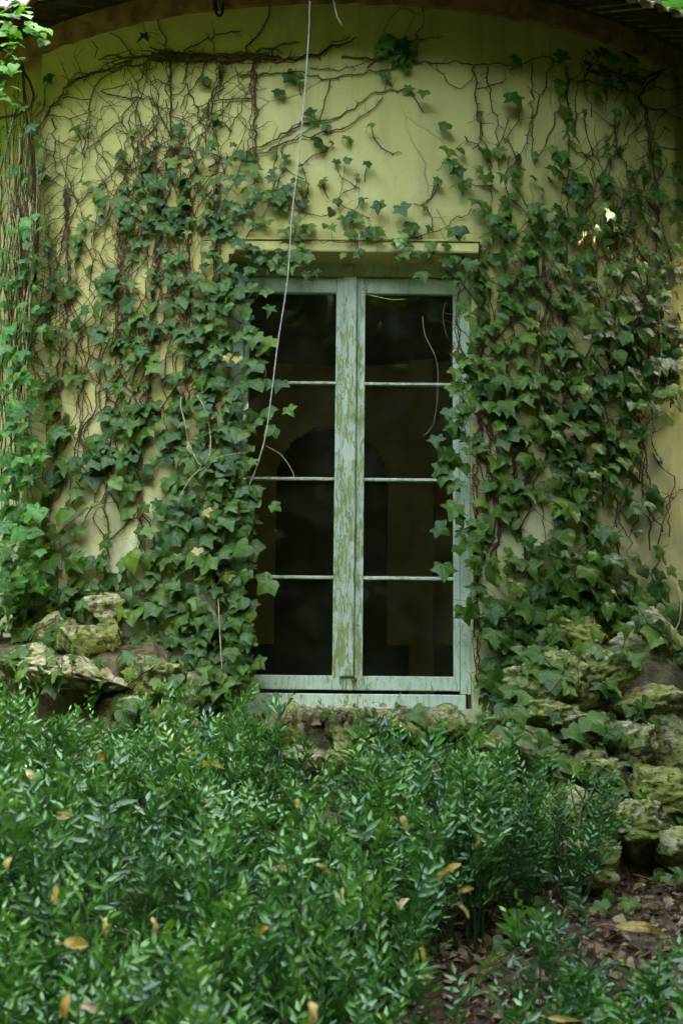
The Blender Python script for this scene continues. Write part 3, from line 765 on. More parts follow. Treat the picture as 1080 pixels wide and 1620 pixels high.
HAND = [
 ([(252, 90), (208, 91), (180, 88), (158, 95)], 6), ([(245, 97), (196, 106), (160, 126), (143, 150), (136, 200), (129, 244)], 5),
 ([(208, 94), (175, 108), (136, 120), (110, 132), (88, 157), (71, 183), (59, 208)], 6), ([(98, 155), (120, 157), (141, 157)], 4),
 ([(76, 183), (103, 183), (112, 186), (136, 182), (151, 174)], 4), ([(83, 188), (86, 217), (88, 248), (92, 277), (71, 289)], 5),
 ([(88, 222), (107, 223), (124, 224)], 4), ([(218, 155), (194, 183), (175, 203), (155, 222), (140, 235)], 5),
 ([(160, 144), (184, 155), (218, 155), (237, 155), (252, 181), (271, 215), (282, 250), (290, 300)], 4.5),
 ([(218, 162), (206, 195), (196, 234), (182, 268)], 4), ([(232, 99), (230, 135), (225, 152)], 3), ([(271, 95), (271, 140), (272, 200), (271, 229), (261, 272), (250, 330)], 6),
 ([(252, 191), (230, 224), (208, 258), (189, 289), (170, 340)], 5), ([(247, 244), (218, 263), (184, 272), (150, 300)], 5),
 ([(160, 144), (190, 135), (193, 136)], 3), ([(112, 186), (125, 210), (142, 220), (175, 205)], 3), ([(59, 208), (64, 230), (84, 240)], 4), ([(110, 132), (105, 118), (96, 96)], 3), ([(130, 120), (125, 105), (117, 86)], 3),
 ([(215, 90), (195, 70), (175, 53)], 3.5), ([(265, 85), (258, 50), (247, 25)], 3.5), ([(150, 92), (155, 75), (146, 65)], 3),
 ([(240, 90), (300, 89), (370, 92), (430, 90)], 13), ([(245, 93), (310, 95), (380, 88), (440, 93)], 10), ([(240, 84), (280, 86), (320, 90)], 8),
 ([(430, 92), (470, 92), (500, 85), (515, 78), (560, 60)], 7), ([(290, 80), (320, 66), (345, 55), (378, 50)], 5), ([(390, 85), (397, 60), (415, 45), (425, 25), (427, 8)], 5),
 ([(405, 82), (440, 72), (470, 66)], 5), ([(380, 122), (420, 118), (465, 110), (490, 120), (520, 127), (545, 118), (600, 112), (640, 105)], 4.5),
 ([(522, 125), (520, 145), (512, 165), (505, 190)], 3.5), ([(490, 107), (545, 109), (600, 95)], 3.5), ([(330, 265), (390, 240), (430, 222), (470, 200), (500, 192), (530, 190), (560, 172), (590, 145), (640, 140)], 5),
 ([(400, 245), (440, 230), (500, 212), (550, 200), (578, 180), (605, 155)], 4.5), ([(540, 90), (600, 95), (690, 100)], 5), ([(690, 100), (740, 102), (820, 104), (845, 92), (870, 90), (890, 100), (897, 120)], 3.5),
 ([(690, 100), (710, 135), (730, 142), (745, 130), (750, 107)], 3), ([(403, 90), (404, 130), (403, 180), (404, 230), (402, 290)], 7), ([(404, 155), (380, 158), (340, 160), (310, 170)], 4.5),
 ([(403, 180), (415, 172)], 3), ([(404, 205), (424, 192)], 3), ([(400, 100), (392, 150), (380, 180), (362, 205)], 3.5), ([(350, 95), (345, 130), (335, 165), (330, 200)], 7), ([(345, 150), (370, 120), (385, 112)], 3.5),
 ([(300, 95), (290, 130), (310, 165), (325, 210), (320, 260)], 5), ([(275, 140), (250, 128), (238, 130)], 4), ([(330, 95), (320, 120), (300, 140), (285, 170)], 4),
 ([(750, 105), (752, 160), (757, 205), (770, 245), (777, 275)], 4.5), ([(771, 105), (777, 160), (786, 185), (786, 240), (790, 270)], 4), ([(755, 140), (780, 134), (800, 125)], 3.5),
 ([(840, 100), (842, 145), (840, 200), (842, 250)], 4), ([(875, 92), (865, 125), (845, 170), (835, 215), (820, 260)], 4.5), ([(897, 105), (897, 200), (897, 310), (893, 410)], 5.5),
 ([(890, 150), (875, 190), (860, 230), (845, 260)], 4), ([(790, 240), (795, 220), (802, 190), (812, 180)], 3), ([(797, 225), (815, 200), (820, 170)], 3),
 ([(980, 195), (960, 225), (925, 255), (905, 270)], 4), ([(1015, 190), (990, 225), (960, 260), (930, 310), (910, 350)], 5), ([(1045, 112), (1025, 128), (1010, 150), (1020, 175), (1025, 215), (1032, 260), (1040, 320), (1038, 400)], 8),
 ([(930, 112), (980, 117), (1020, 122), (1045, 112)], 6), ([(900, 125), (970, 137), (1000, 150), (1012, 160)], 4.5), ([(1025, 142), (1080, 138)], 4), ([(910, 200), (910, 155), (915, 130), (930, 115)], 3.5),
 ([(665, -5), (669, 30), (661, 55), (659, 85)], 4), ([(600, 62), (640, 67), (700, 57)], 3), ([(735, 215), (760, 230), (772, 255)], 3.5), ([(690, 270), (720, 235), (740, 215)], 2), ([(1020, 170), (1045, 172), (1080, 190)], 4),
 ([(342, 300), (342, 400), (338, 520), (335, 665), (342, 780), (345, 900), (350, 1010)], 9), ([(250, 330), (245, 410), (241, 500), (240, 580), (225, 650), (220, 750), (222, 880)], 9),
 ([(190, 300), (188, 400), (185, 495), (186, 650), (180, 760)], 7), ([(105, 300), (108, 430), (102, 580), (95, 630), (88, 740), (70, 845), (92, 900)], 8), ([(300, 300), (296, 420), (297, 520), (295, 600), (280, 700)], 6),
 ([(890, 410), (892, 480), (895, 580), (900, 650), (915, 730), (925, 830), (940, 920)], 10), ([(850, 530), (868, 545), (890, 560)], 4.5), ([(760, 470), (759, 560), (760, 640), (754, 770), (752, 900), (755, 1080)], 6),
 ([(938, 560), (940, 640), (942, 700), (955, 800)], 7), ([(992, 560), (990, 640), (972, 690), (960, 760)], 6), ([(812, 620), (815, 730), (820, 830), (835, 920)], 7), ([(780, 650), (772, 720), (770, 800)], 4),
 ([(1015, 730), (1013, 800), (1000, 840), (994, 880)], 3), ([(975, 810), (990, 845), (1000, 860)], 3.5), ([(862, 420), (870, 500), (860, 590), (872, 700)], 6), ([(720, 420), (726, 560), (735, 700)], 4),
 ([(95, 845), (100, 905), (98, 915)], 3), ([(68, 845), (72, 870), (92, 915)], 5), ([(745, 330), (700, 362), (640, 380), (560, 384), (480, 380), (400, 392)], 3.2), ([(600, 372), (585, 350), (592, 325)], 1.6), ([(545, 262), (540, 300), (535, 350), (560, 372)], 2),
 ([(690, 330), (705, 352), (718, 372)], 1.8),
]
for pl, r_ in HAND: stem(pl, r_ * 0.00105 * 0.85, r_ * 0.00075 * 0.8)
for pl, r_ in HAND:                                       # companion strands round the thick ones
    if r_ >= 6:
        for _ in range(2 if r_ < 9 else 4):
            stem([(u + random.gauss(0, 4), v + random.gauss(0, 4)) for u, v in pl], 0.003, 0.002, off=0.018, wig=3)
for (u, v) in RUN:
    pl = [(u, v + 3)]; a = random.uniform(0.9, 2.2)
    for _k in range(random.randint(3, 8)): a += random.gauss(0, 0.3); pl.append((pl[-1][0] + 10 * math.cos(a), pl[-1][1] + 10 * math.sin(a)))
    stem(pl, 0.0022, 0.0026, off=0.008, wig=0.8, spurs=random.random() < 0.4)
# generated network: shoots climbing from below through the foliage
def climb(u0_, v0_, v1_, drift=0.0, r=0.004):
    u, v = u0_, v0_; pl = [(u, v)]; a = 0; r *= random.uniform(0.6, 1.25)
    while v > v1_:
        a = 0.7 * a + random.gauss(0, 5.0); u += a * 0.8 + drift; v -= random.uniform(9, 15)
        if 396 < u < 712 and v > 430: break
        if u < 8 or u > 1078: break
        pl.append((u, v))
        if random.random() < 0.10 and len(pl) > 3:
            s_ = random.choice((-1, 1)); L = random.randint(2, 6); q = [(u, v)]
            for _ in range(L): q.append((q[-1][0] + s_ * random.uniform(5, 12), q[-1][1] - random.uniform(2, 10)))
            if not (396 < q[-1][0] < 712 and q[-1][1] > 430): stem(q, r * 0.7, r * 0.4, wig=1.5)
    if len(pl) > 3: stem(pl, r, r * 0.5, wig=1.5)
for _ in range(48): climb(random.uniform(70, 350), random.uniform(500, 900), random.uniform(180, 420), random.uniform(-0.6, 0.9))
for _ in range(28): climb(random.uniform(200, 330), random.uniform(260, 420), random.uniform(90, 200), random.uniform(-2, 2.5), 0.0035)
for _ in range(44): climb(random.uniform(745, 1060), random.uniform(500, 950), random.uniform(250, 420), random.uniform(-0.6, 0.6))
for _ in range(12): climb(random.uniform(960, 1075), random.uniform(350, 480), random.uniform(170, 300), random.uniform(-1, 1), 0.003)
for _ in range(22):                                       # loose threads wandering under the top tangle
    u, v = random.uniform(235, 410), random.uniform(95, 280); pl = [(u, v)]; a = random.uniform(0, 6.28)
    for _k in range(random.randint(3, 9)): a += random.gauss(0, 0.7); pl.append((pl[-1][0] + 11 * math.cos(a), pl[-1][1] + 11 * math.sin(a)))
    stem(pl, 0.003, 0.0015, wig=1)
# trailing threads on stones
for _ in range(26):
    u, v = random.choice([(random.uniform(780, 1075), random.uniform(930, 1160)), (random.uniform(60, 340), random.uniform(920, 1080))]); pl = [(u, v)]; a = random.uniform(0.8, 2.4)
    for _k in range(random.randint(3, 8)): a += random.gauss(0, 0.4); pl.append((pl[-1][0] + 12 * math.cos(a), pl[-1][1] + 12 * math.sin(a)))
    stem(pl, 0.004, 0.002, off=0.07, wig=1.5, spurs=False)
# stringy curtain at the left corner
cur = IVS['curtain']; 
for k in range(80):
    u = random.triangular(-25, 66, 40); v = random.uniform(120, 330); L = random.uniform(180, 560); n = int(L / 14); pts = []
    off = random.uniform(0.02, 0.20); w1, w2, ph = random.uniform(3, 14), random.uniform(1, 5), random.uniform(0, 6.28)
    for i in range(n):
        t = i / max(n - 1, 1); uu = u + w1 * math.sin(t * 5 + ph) + w2 * math.sin(t * 15 + ph * 2) - 10 * t
        pts.append(cyl(uu, v + L * t, off * (0.3 + 0.9 * math.sin(math.pi * min(t + 0.15, 1)))))
    r_ = random.choice((0.0016, 0.002, 0.0028, 0.0045)); cur['stem' if random.random() < 0.62 else 'straw'] if 'straw' in cur else None
    (cur['stem'] if random.random() < 0.86 else cur.setdefault('straw', MB())).tube(pts, r_, 4)
for (pl, r_) in [([(30, 100), (48, 130), (54, 150), (50, 168), (30, 180), (0, 187)], 0.008), ([(60, 150), (45, 175), (30, 160), (20, 150)], 0.004), ([(36, 100), (40, 170), (52, 260), (60, 350), (55, 460)], 0.009), ([(50, 200), (58, 300), (60, 400)], 0.007)]:
    cur['stem'].tube([cyl(u, v, 0.09) for u, v in pl], r_, 6)
for k, D in IVS.items():
    r_ = ROOT[k]
    if D['stem'].n: D['stem'].build('stem', BARK, r_, True)
    if D.get('straw') and D['straw'].n: D['straw'].build('dry_stem', STRAW, r_, True)
    if D['leaf'].n: D['leaf'].build('foliage', IVY, r_, True)
    if 'yng' in D and D['yng'].n: D['yng'].build('young_foliage', IVY_YOUNG, r_, True)
    if D['yel'].n: D['yel'].build('yellowed_foliage', YEL, r_, True)
    if D['brown'].n: D['brown'].build('withered_foliage', BROWNL, r_, True)

# ------------------------------------------------------------------ butcher's broom shrubs
random.seed(23)
def broom_meshes(seed, nst=13, H=0.62, lean=0.30, lscale=1.0, full=1.0):
    st = MB(); lf = MB(); rs = random.getstate(); random.seed(seed); base = random.uniform(0.05, 0.6)
    for _ in range(nst):
        a = random.uniform(0, 6.28); r = random.uniform(0, 0.07); p = Vector((r * math.cos(a), r * math.sin(a), -0.05))
        d = Vector((math.cos(a) * random.uniform(0.02, lean), math.sin(a) * random.uniform(0.02, lean), 1)).normalized()
        L = H * random.uniform(0.62, 1.08); n = 9; pts = [p]; dd = d.copy()
        for i in range(n): dd = (dd + Vector((d.x, d.y, 0)) * 0.07 + gaussv(0.05)).normalized(); pts.append(pts[-1] + dd * L / n)
        st.tube(pts, np.linspace(0.0030, 0.0016, len(pts)), 5)
        tnt = base + random.uniform(-0.15, 0.2)
        for i in range(int(n * 0.36), n + 1):
            for _b in range(random.choice((1, 2, 2, 3)) if i < n else 3):
                if random.random() > full: continue
                b0 = pts[i]; ba = random.uniform(0, 6.28); up_ = 0.6 + 0.9 * (i / n)
                bd = (Vector((math.cos(ba), math.sin(ba), up_))).normalized(); bl = random.uniform(0.07, 0.17) * (1.15 - 0.35 * i / n); m = max(5, int(bl / 0.0165))
                bp = [b0]; c = bd.copy()
                for _k in range(m): c = (c + Vector((0, 0, 0.035)) + gaussv(0.04)).normalized(); bp.append(bp[-1] + c * bl / m)
                st.tube(bp, np.linspace(0.0013, 0.0007, len(bp)), 3)
                pl = c.cross(UPZ); pl = pl.normalized() if pl.length > 0.01 else Vector((1, 0, 0)); pn = pl.cross(c).normalized(); tw = random.uniform(-0.7, 0.7)
                for k in range(1, m + 1):
                    s_ = 1 if k % 2 else -1; q = bp[k]; sd = (pl * math.cos(tw) + pn * math.sin(tw)) * s_
                    tip = (c * 0.75 + sd * random.uniform(0.6, 1.0) + gaussv(0.15)).normalized() if k < m else c
                    nr = (pn * math.cos(tw) - pl * math.sin(tw) + gaussv(0.3)).normalized()
                    sz = random.uniform(0.020, 0.030) * lscale * (0.72 if k > m - 2 else 1)
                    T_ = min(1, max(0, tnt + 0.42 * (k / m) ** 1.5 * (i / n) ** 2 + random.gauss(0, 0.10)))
                    # 8-vertex boat-shaped blade
                    tip = (tip - nr * tip.dot(nr)); 
                    if tip.length < 1e-3: continue
                    tip.normalize(); s2 = tip.cross(nr); w = sz * random.uniform(0.135, 0.185); cu = random.uniform(-0.1, 0.22) * sz
                    P = [q, q + tip * sz * .3 + s2 * w + nr * 0.12 * w, q + tip * sz * .62 + s2 * w * .8 - nr * cu * .3, q + tip * sz - nr * cu, q + tip * sz * .62 - s2 * w * .8 - nr * cu * .3, q + tip * sz * .3 - s2 * w + nr * 0.12 * w, q + tip * sz * .3 - nr * w * .35, q + tip * sz * .62 - nr * (cu * .3 + w * .35)]
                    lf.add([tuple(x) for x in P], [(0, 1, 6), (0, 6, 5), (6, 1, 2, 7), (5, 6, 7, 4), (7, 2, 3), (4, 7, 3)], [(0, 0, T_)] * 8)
    random.setstate(rs)
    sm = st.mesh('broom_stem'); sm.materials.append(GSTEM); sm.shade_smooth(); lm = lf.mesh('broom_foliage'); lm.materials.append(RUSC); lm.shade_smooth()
    return sm, lm
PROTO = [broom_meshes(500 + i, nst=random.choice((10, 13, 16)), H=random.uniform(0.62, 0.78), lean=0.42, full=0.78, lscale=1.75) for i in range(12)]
def zone(x, y):
    if y > -1.75 and x < -0.45: return 'bright green broom shrub in the bank of shrubs below the ivy at the left'
    if y > -1.75: return 'dark glossy broom shrub close under the window sill'
    if y > -2.9 and x < -0.4: return 'broom shrub in the middle of the thicket at the left'
    if y > -2.9: return 'broom shrub mid-thicket between the window and the bare soil'
    if x < -0.1: return 'out-of-focus broom shrub in the nearest row at the lower left'
    if x < 0.38: return 'broom shrub in the nearest row at the bottom centre'
    return 'out-of-focus broom shrub in the bottom right corner, in front of the bare soil'
def bush(x, y, h=1.0, w=1.0):
    sm, lm = random.choice(PROTO); loc = (x, y, ground_z(x, y)); 
    r_ = empty('broom_shrub', loc, zone(x, y), 'shrub', 'broom shrubs of the undergrowth')
    r_.rotation_euler = (random.uniform(-0.08, 0.08), random.uniform(-0.08, 0.08), random.uniform(0, 6.28)); s_ = random.uniform(0.88, 1.1); r_.scale = (s_ * w, s_ * w, s_ * h)
    for nm, me in (('stem', sm), ('foliage', lm)):
        c = bpy.data.objects.new(nm, me); COL.objects.link(c); c.parent = r_
for (X_, Y_, H_) in [(0.24, -0.62, 0.78), (0.42, -0.66, 0.84), (0.57, -0.60, 0.88), (-0.52, -0.62, 1.10), (-0.66, -0.70, 1.16), (-0.40, -0.70, 0.98)]: bush(X_, Y_, H_, 0.8)
for (X_, Y_, H_) in [(0.78, -1.12, 0.86), (0.92, -1.2, 0.78), (0.70, -1.5, 0.85)]: bush(X_, Y_, H_, 0.85)
def right_edge(y):
    for (ya, xa), (yb, xb) in zip([(-0.6, 0.80), (-1.1, 0.74), (-1.6, 0.52), (-2.2, 0.33), (-2.8, 0.22), (-3.3, 0.12)], [(-1.1, 0.74), (-1.6, 0.52), (-2.2, 0.33), (-2.8, 0.22), (-3.3, 0.12), (-4.6, 0.30)]):
        if ya >= y >= yb: return xa + (xb - xa) * (y - ya) / (yb - ya)
    return 0.9
y = -0.82
while y > -3.95:
    half = (6.5 + y) * 0.30 + 0.15; x = -half + random.uniform(0, 0.2)
    while x < half:
        X, Y = x + random.gauss(0, 0.04), y + random.gauss(0, 0.05)
        ok = X < right_edge(Y) or (Y < -2.95 and X > 0.50)
        if Y > -1.3 and -0.35 < X < 0.20: ok = False
        wall_y = R - math.sqrt(max(0, (R + 0.5) ** 2 - X * X)) 
        if Y > wall_y - 0.2: ok = ok and False
        gp = noise.noise(Vector((X * 2.1 + 3, Y * 2.1, 4)))
        if gp < -0.12 and -3.2 < Y < -1.3: ok = False
        if -2.45 < Y < -1.75 and -0.62 < X < -0.12 and random.random() < 0.7: ok = False
        if ok:
            h = 1.0 + 0.30 * gp
            if X < -1.0: h = 1.12
            if Y > -1.6 and -1.30 < X < -0.70: h = 0.74
            if Y > -1.6 and -0.35 < X < 0.2: h = 0.78
            if Y > -1.6 and 0.2 < X < 0.6: h = 0.92
            if Y > -1.7 and -0.66 < X < -0.4: h = 1.06
            if Y > -1.6 and X > 0.5: h = 0.86
            if Y < -2.8 and X > 0.45: h = 0.86
            if Y < -3.1 and X < 0.3: h = 0.86
            bush(X, Y, min(h * random.uniform(0.84, 1.10), 1.15) * (1 + 0.26 * noise.noise(Vector((X * 1.7, Y * 1.7, 9)))), random.uniform(0.95, 1.15))
        x += random.uniform(0.21, 0.33)
    y -= 0.24

# ------------------------------------------------------------------ ground ivy, sapling, litter
gi = empty('ground_ivy', march(900, 1420), 'blue-green ivy creeping over the soil and stones at the lower right', 'ivy')
b = MB(); pt = MB()
def gleaf(u, v, h=0.05, s=23):
    p = march(u, v, h, 3.0)
    if p.z > 1.4 or p.y > -0.5:
        p = cyl(u, v, off_at(u, v) + 0.12)
    sz = s * random.lognormvariate(0, 0.2) * (p - EYE).length / F
    n_ = (Vector((0, -0.7, 0.8)) + gaussv(0.3)).normalized(); put_leaf(b, IVT[random.choice((0, 1, 1, 2))], p, Vector((random.gauss(0, 0.7), -0.6, -0.6)), n_, sz, min(1, max(0, random.gauss(0.4, 0.2))), 0.3, 0.1)
    q = p + Vector((random.gauss(0, 0.02), 0.02, -0.06)); b.tube([p, (p + q) / 2 + gaussv(0.004), q], 0.0012, 3, attr=(0.3, 0.3, 0.5))
for (u0_, v0_, u1_, v1_, n_) in [(860, 1245, 980, 1330, 34), (960, 1230, 1080, 1320, 26), (780, 1290, 870, 1390, 30), (790, 1380, 870, 1490, 34), (700, 1190, 800, 1260, 10), (900, 1330, 960, 1430, 10), (560, 1130, 600, 1160, 3), (1030, 1320, 1080, 1400, 6), (860, 1170, 960, 1250, 16), (940, 1410, 1000, 1440, 4), (700, 1380, 790, 1440, 10)]:
    for _ in range(n_): gleaf(random.uniform(u0_, u1_), random.uniform(v0_, v1_), random.uniform(0.03, 0.12))
b.build('foliage', IVY, gi, True); 
for _ in range(16):
    u, v = random.uniform(790, 1070), random.uniform(1260, 1470); p = march(u, v, 0.02, 3.0); a = random.uniform(0, 6.28); pts = [p]
    for _k in range(8):
        a += random.gauss(0, 0.4); q = pts[-1] + Vector((math.cos(a), math.sin(a) * 0.6, 0)) * 0.05; q.z = ground_z(q.x, q.y) + random.uniform(0.01, 0.04); pts.append(q)
    pt.tube(pts, 0.0025, 4)
pt.build('stem', BARK, gi, True)
# thin sapling in front of the lone block
p0 = march(925, 1425, 0.0, 3.0); b = MB(); t = Vector((0, 0, 1)); sp_ = empty('sapling', p0, 'thin bare-stemmed sapling rising in front of the squat mossy block', 'sapling')
pts = [p0 + Vector((0.02 * math.sin(i * 0.8), 0, i * 0.05)) for i in range(9)]; b.tube(pts, np.linspace(0.010, 0.006, 9), 7)
lb_ = MB()
for i in range(7):
    a = random.uniform(0, 6.28); q = pts[-1] + Vector((0.12 * math.cos(a), 0.12 * math.sin(a), random.uniform(0.02, 0.14))); b.tube([pts[-1 - i % 4], (pts[-1] + q) / 2, q], [0.004, 0.003, 0.0015], 4)
    for _ in range(5): put_leaf(lb_, LANC, q + gaussv(0.03), gaussv(1).normalized() + Vector((0, 0, -0.3)), (gaussv(0.5) + Vector((0, -0.5, 0.8))).normalized(), random.uniform(0.05, 0.075), random.uniform(0.1, 0.5), 0.2, 0.2)
b.build('trunk', simple('sapling_bark', (0.10, 0.085, 0.035), (0.24, 0.20, 0.10), 30, 0.9), sp_, True); lb_.build('crown', IVY, sp_, True)
# litter: uncountable brown leaves, chips and needles on the soil
b = MB()
for _ in range(5200):
    if random.random() < 0.6: X, Y = random.uniform(0.05, 1.7), random.uniform(-3.6, -0.7)
    else: X, Y = random.uniform(-1.6, 1.6), random.uniform(-4.2, -0.6)
    p = Vector((X, Y, ground_z(X, Y) + random.uniform(0.0, 0.025))); n_ = (Vector((0, 0, 1)) + gaussv(0.45)).normalized()
    put_leaf(b, random.choice((LANC, OVAL, IVT[2], LANC)), p, gaussv(1), n_, random.uniform(0.015, 0.055), random.random() ** 1.3, random.uniform(-0.8, 1.0), random.uniform(-0.3, 0.8))
for _ in range(900):
    X, Y = random.uniform(-1.5, 1.7), random.uniform(-4.0, -0.6); a = random.uniform(0, 6.28); L = random.uniform(0.02, 0.12); z = ground_z(X, Y)
    b.tube([(X, Y, z + 0.01), (X + L * .5 * math.cos(a), Y + L * .5 * math.sin(a), z + 0.02), (X + L * math.cos(a), Y + L * math.sin(a), z + random.uniform(0.0, 0.03))], random.uniform(0.0008, 0.0022), 3, attr=(0, 0, random.random() * 0.6))
lt = b.build('leaf_litter', BROWNL, None, True); tag(lt, 'brown leaf litter and chips covering the soil', 'leaf litter', kind='stuff')
b = MB()                                                  # debris caught under the sill
for _ in range(420):
    u = random.triangular(410, 690, 520); v = random.triangular(1116, 1150, 1124); p = cyl(u, v, 0.10 + random.uniform(0, 0.05)); q = p + Vector((random.uniform(-0.05, 0.05), random.uniform(-0.03, 0.0), random.uniform(-0.035, 0.02)))
    b.tube([p, (p + q) / 2 + gaussv(0.006), q], random.uniform(0.0006, 0.0016), 3, attr=(0, 0, random.random()))
for _ in range(34):
    u = random.triangular(420, 680, 515); v = random.uniform(1112, 1145); p = cyl(u, v, 0.13)
    put_leaf(b, random.choice((OVAL, IVT[2])), p, gaussv(1), (Vector((0, -1, 0.6)) + gaussv(0.4)).normalized(), random.uniform(0.02, 0.045), random.uniform(0.3, 1), 0.8, 0.5)
tag(b.build('dry_debris', BROWNL, None, True), 'dry grass, roots and dead leaves caught along the underside of the window sill', 'plant debris', kind='stuff')

# single fallen leaves lying on the shrubs
FALL = [ # u, v, len px, angle deg, colour, label
 (340, 1208, 40, 5, 'Y', 'long pale yellow leaf lying high on the shrubs left of centre'),
 (300, 1190, 24, 10, 'Y', 'small yellow leaf just above the long pale one'),
 (122, 1488, 52, 12, 'Y', 'broad ochre leaf lying flat in the lower left foreground'),
 (88, 1412, 30, 80, 'Y', 'folded golden leaf standing upright at the left'),
 (166, 1462, 36, 100, 'G', 'greenish yellow leaf drooping right of the broad ochre leaf'),
 (105, 1588, 40, 85, 'Y', 'curled yellow leaf near the bottom left corner'),
 (140, 1592, 34, 150, 'B', 'brown leaf beside the curled yellow one at the bottom left'),
 (48, 1224, 28, 120, 'C', 'cream leaf on the shrubs at the far left'),
 (166, 1197, 22, 20, 'O', 'small orange leaf at the top of the left thicket'),
 (104, 1290, 28, 0, 'C', 'dull beige leaf below the cream one at the left'),
 (10, 1365, 24, 90, 'Y', 'yellow leaf at the very left edge'),
 (326, 1266, 14, 0, 'C', 'tiny cream leaf under the long pale one'),
 (218, 1282, 16, 30, 'Y', 'tiny yellow leaf between shrubs left of centre'),
 (470, 1270, 22, 90, 'O', 'upright orange-brown leaf near the centre'),
 (514, 1377, 30, -35, 'Y', 'bright yellow leaf tilted down to the right at the centre'),
 (541, 1414, 26, 80, 'Y', 'narrow golden leaf hanging just below the tilted one'),
 (415, 1470, 28, 60, 'O', 'curled rusty brown leaf left of centre in the foreground'),
 (579, 1316, 20, 40, 'C', 'small cream leaf above the tilted yellow one'),
 (637, 1300, 28, -75, 'Y', 'thin upright yellow leaf right of centre'),
 (710, 1372, 48, 50, 'G', 'long yellow-green leaf slanting up right of centre'),
 (738, 1408, 20, 5, 'O', 'flat orange leaf below the long yellow-green one'),
 (730, 1442, 28, -70, 'C', 'three-pointed cream leaf above the bare soil'),
 (758, 1330, 18, 50, 'O', 'small ochre curl of leaf right of centre'),
 (670, 1508, 30, -75, 'Y', 'thin golden leaf hanging in the lower centre shrubs'),
 (636, 1425, 26, 70, 'C', 'pale leaf standing on a sprig at the centre'),
 (497, 1596, 42, 80, 'G', 'curled yellow-green leaf at the bottom centre'),
 (676, 1545, 24, 10, 'C', 'cream scrap of leaf low in the centre shrubs'),
 (1018, 1462, 110, 4, 'Y', 'very long wavy yellow leaf lying on the shrub at the lower right'),
 (890, 1612, 60, -5, 'Y', 'yellow leaf cut by the bottom edge at the right'),
 (785, 1168, 22, 0, 'O', 'small orange leaf on shrub tips right of the window'),
 (690, 1215, 26, 30, 'B', 'rust-brown leaf among shrub tips under the right of the window'),
 (445, 1372, 26, 5, 'C', 'pale curled strip of leaf in the dark gap at the centre'),
 (245, 1460, 26, 100, 'Y', 'small ochre leaf in the left foreground'),
 (1010, 1400, 26, 40, 'C', 'pale green-white leaf on the soil at the right'),
 (968, 1340, 26, 20, 'C', 'beige leaf on the slope beside the squat block'),
 (1058, 1432, 30, 70, 'B', 'brown leaf on the soil near the right edge'),
]
for k, (u, v, L, a, c_, lb) in enumerate(FALL):
    if v > 1150 and not (780 < u < 1080 and 1310 < v < 1450): p = march(u, v, 0.72 if u < 780 or v < 1400 else 0.46, 1.5)
    else: p = march(u, v, 0.03, 3.0)
    if p.y > -0.95: p = cyl(u, v, off_at(u, v) + 0.35)
    sz = L * 0.78 * (p - EYE).length / F; a = rad(a); tip = rt * math.cos(a) + up * math.sin(a) + Vector((0, random.uniform(-0.3, 0.3), 0)); nr = (-fw + UPZ * 0.6 + gaussv(0.25)).normalized()
    b = MB(); tpl = random.choice((OVAL, IVT[2], OVAL)) if L < 60 else (LANC[0] * np.array([0.55, 1.0]), LANC[1])
    start = p - tip.normalized() * sz * 0.5
    tn = {'Y': 0.35, 'G': 0.5, 'C': 1.0, 'O': 0.0, 'B': 0.9}[c_]
    put_leaf(b, tpl, start, tip, nr, sz, tn, random.uniform(0.2, 1.1), random.uniform(-0.1, 0.3), 0.3, roll=random.uniform(3.0, 7.5))
    s0 = start - tip.normalized() * sz * 0.3; b.tube([start, (start + s0) / 2 + gaussv(0.002), s0], 0.0012, 4, attr=(0, 0, tn))
    o = b.build('fallen_leaf', BROWNL if c_ in 'B' else YEL, None, True); tag(o, lb, 'leaf', 'fallen leaves caught on the undergrowth')

# ------------------------------------------------------------------ cords, dry stalks, twigs
def free_curve(pix, offs, sm=6):
    P = [cyl(u, v, o) for (u, v), o in zip(pix, offs)]; out = []
    for i in range(len(P) - 1):
        a = P[max(i - 1, 0)]; b_, c = P[i], P[i + 1]; d = P[min(i + 2, len(P) - 1)]
        for k in range(sm):
            t = k / sm; out.append(0.5 * ((2 * b_) + (c - a) * t + (2 * a - 5 * b_ + 4 * c - d) * t * t + (3 * b_ - a - 3 * c + d) * t ** 3))
    out.append(P[-1]); return out
pix = [(492, -40), (490, 0), (488, 60), (479, 180), (470, 270), (462, 340), (455, 440), (440, 540), (430, 620), (420, 690), (402, 750), (388, 778)]
b = MB(); pts = free_curve(pix, [0.42, 0.40, 0.34, 0.28, 0.24, 0.22, 0.18, 0.14, 0.12, 0.09, 0.06, 0.03])
for ph in (0, 2.1, 4.2):                                   # three-ply twist
    tw = []
    n_ = len(pts)
    for i in range(n_ * 2 - 1):
        p = pts[i // 2] if i % 2 == 0 else (pts[i // 2] + pts[i // 2 + 1]) / 2
        a = i * 1.1 + ph; tw.append((p.x + 0.0018 * math.cos(a), p.y + 0.0018 * math.sin(a), p.z))
    b.tube(tw, 0.0020, 5)
tag(b.build('cord', CORD, None, True), 'long thin whitish cord hanging from the eaves across the left half of the window', 'cord')
b = MB(); b.tube(free_curve([(527, -30), (528, 0), (531, 18), (535, 30), (541, 40)], [0.42, 0.40, 0.37, 0.36, 0.34]), 0.0034, 6)
tag(b.build('cord', CORD, None, True), 'short frayed end of white cord dangling from the eaves right of the long one', 'cord')
b = MB(); b.tube(free_curve([(336, -30), (339, 5), (343, 22), (348, 25), (352, 18), (353, 6)], [0.12, 0.10, 0.08, 0.07, 0.07, 0.07]), 0.007, 7); b.tube(free_curve([(338, -30), (340, 8), (342, 16)], [0.12, 0.10, 0.08]), 0.014, 7)
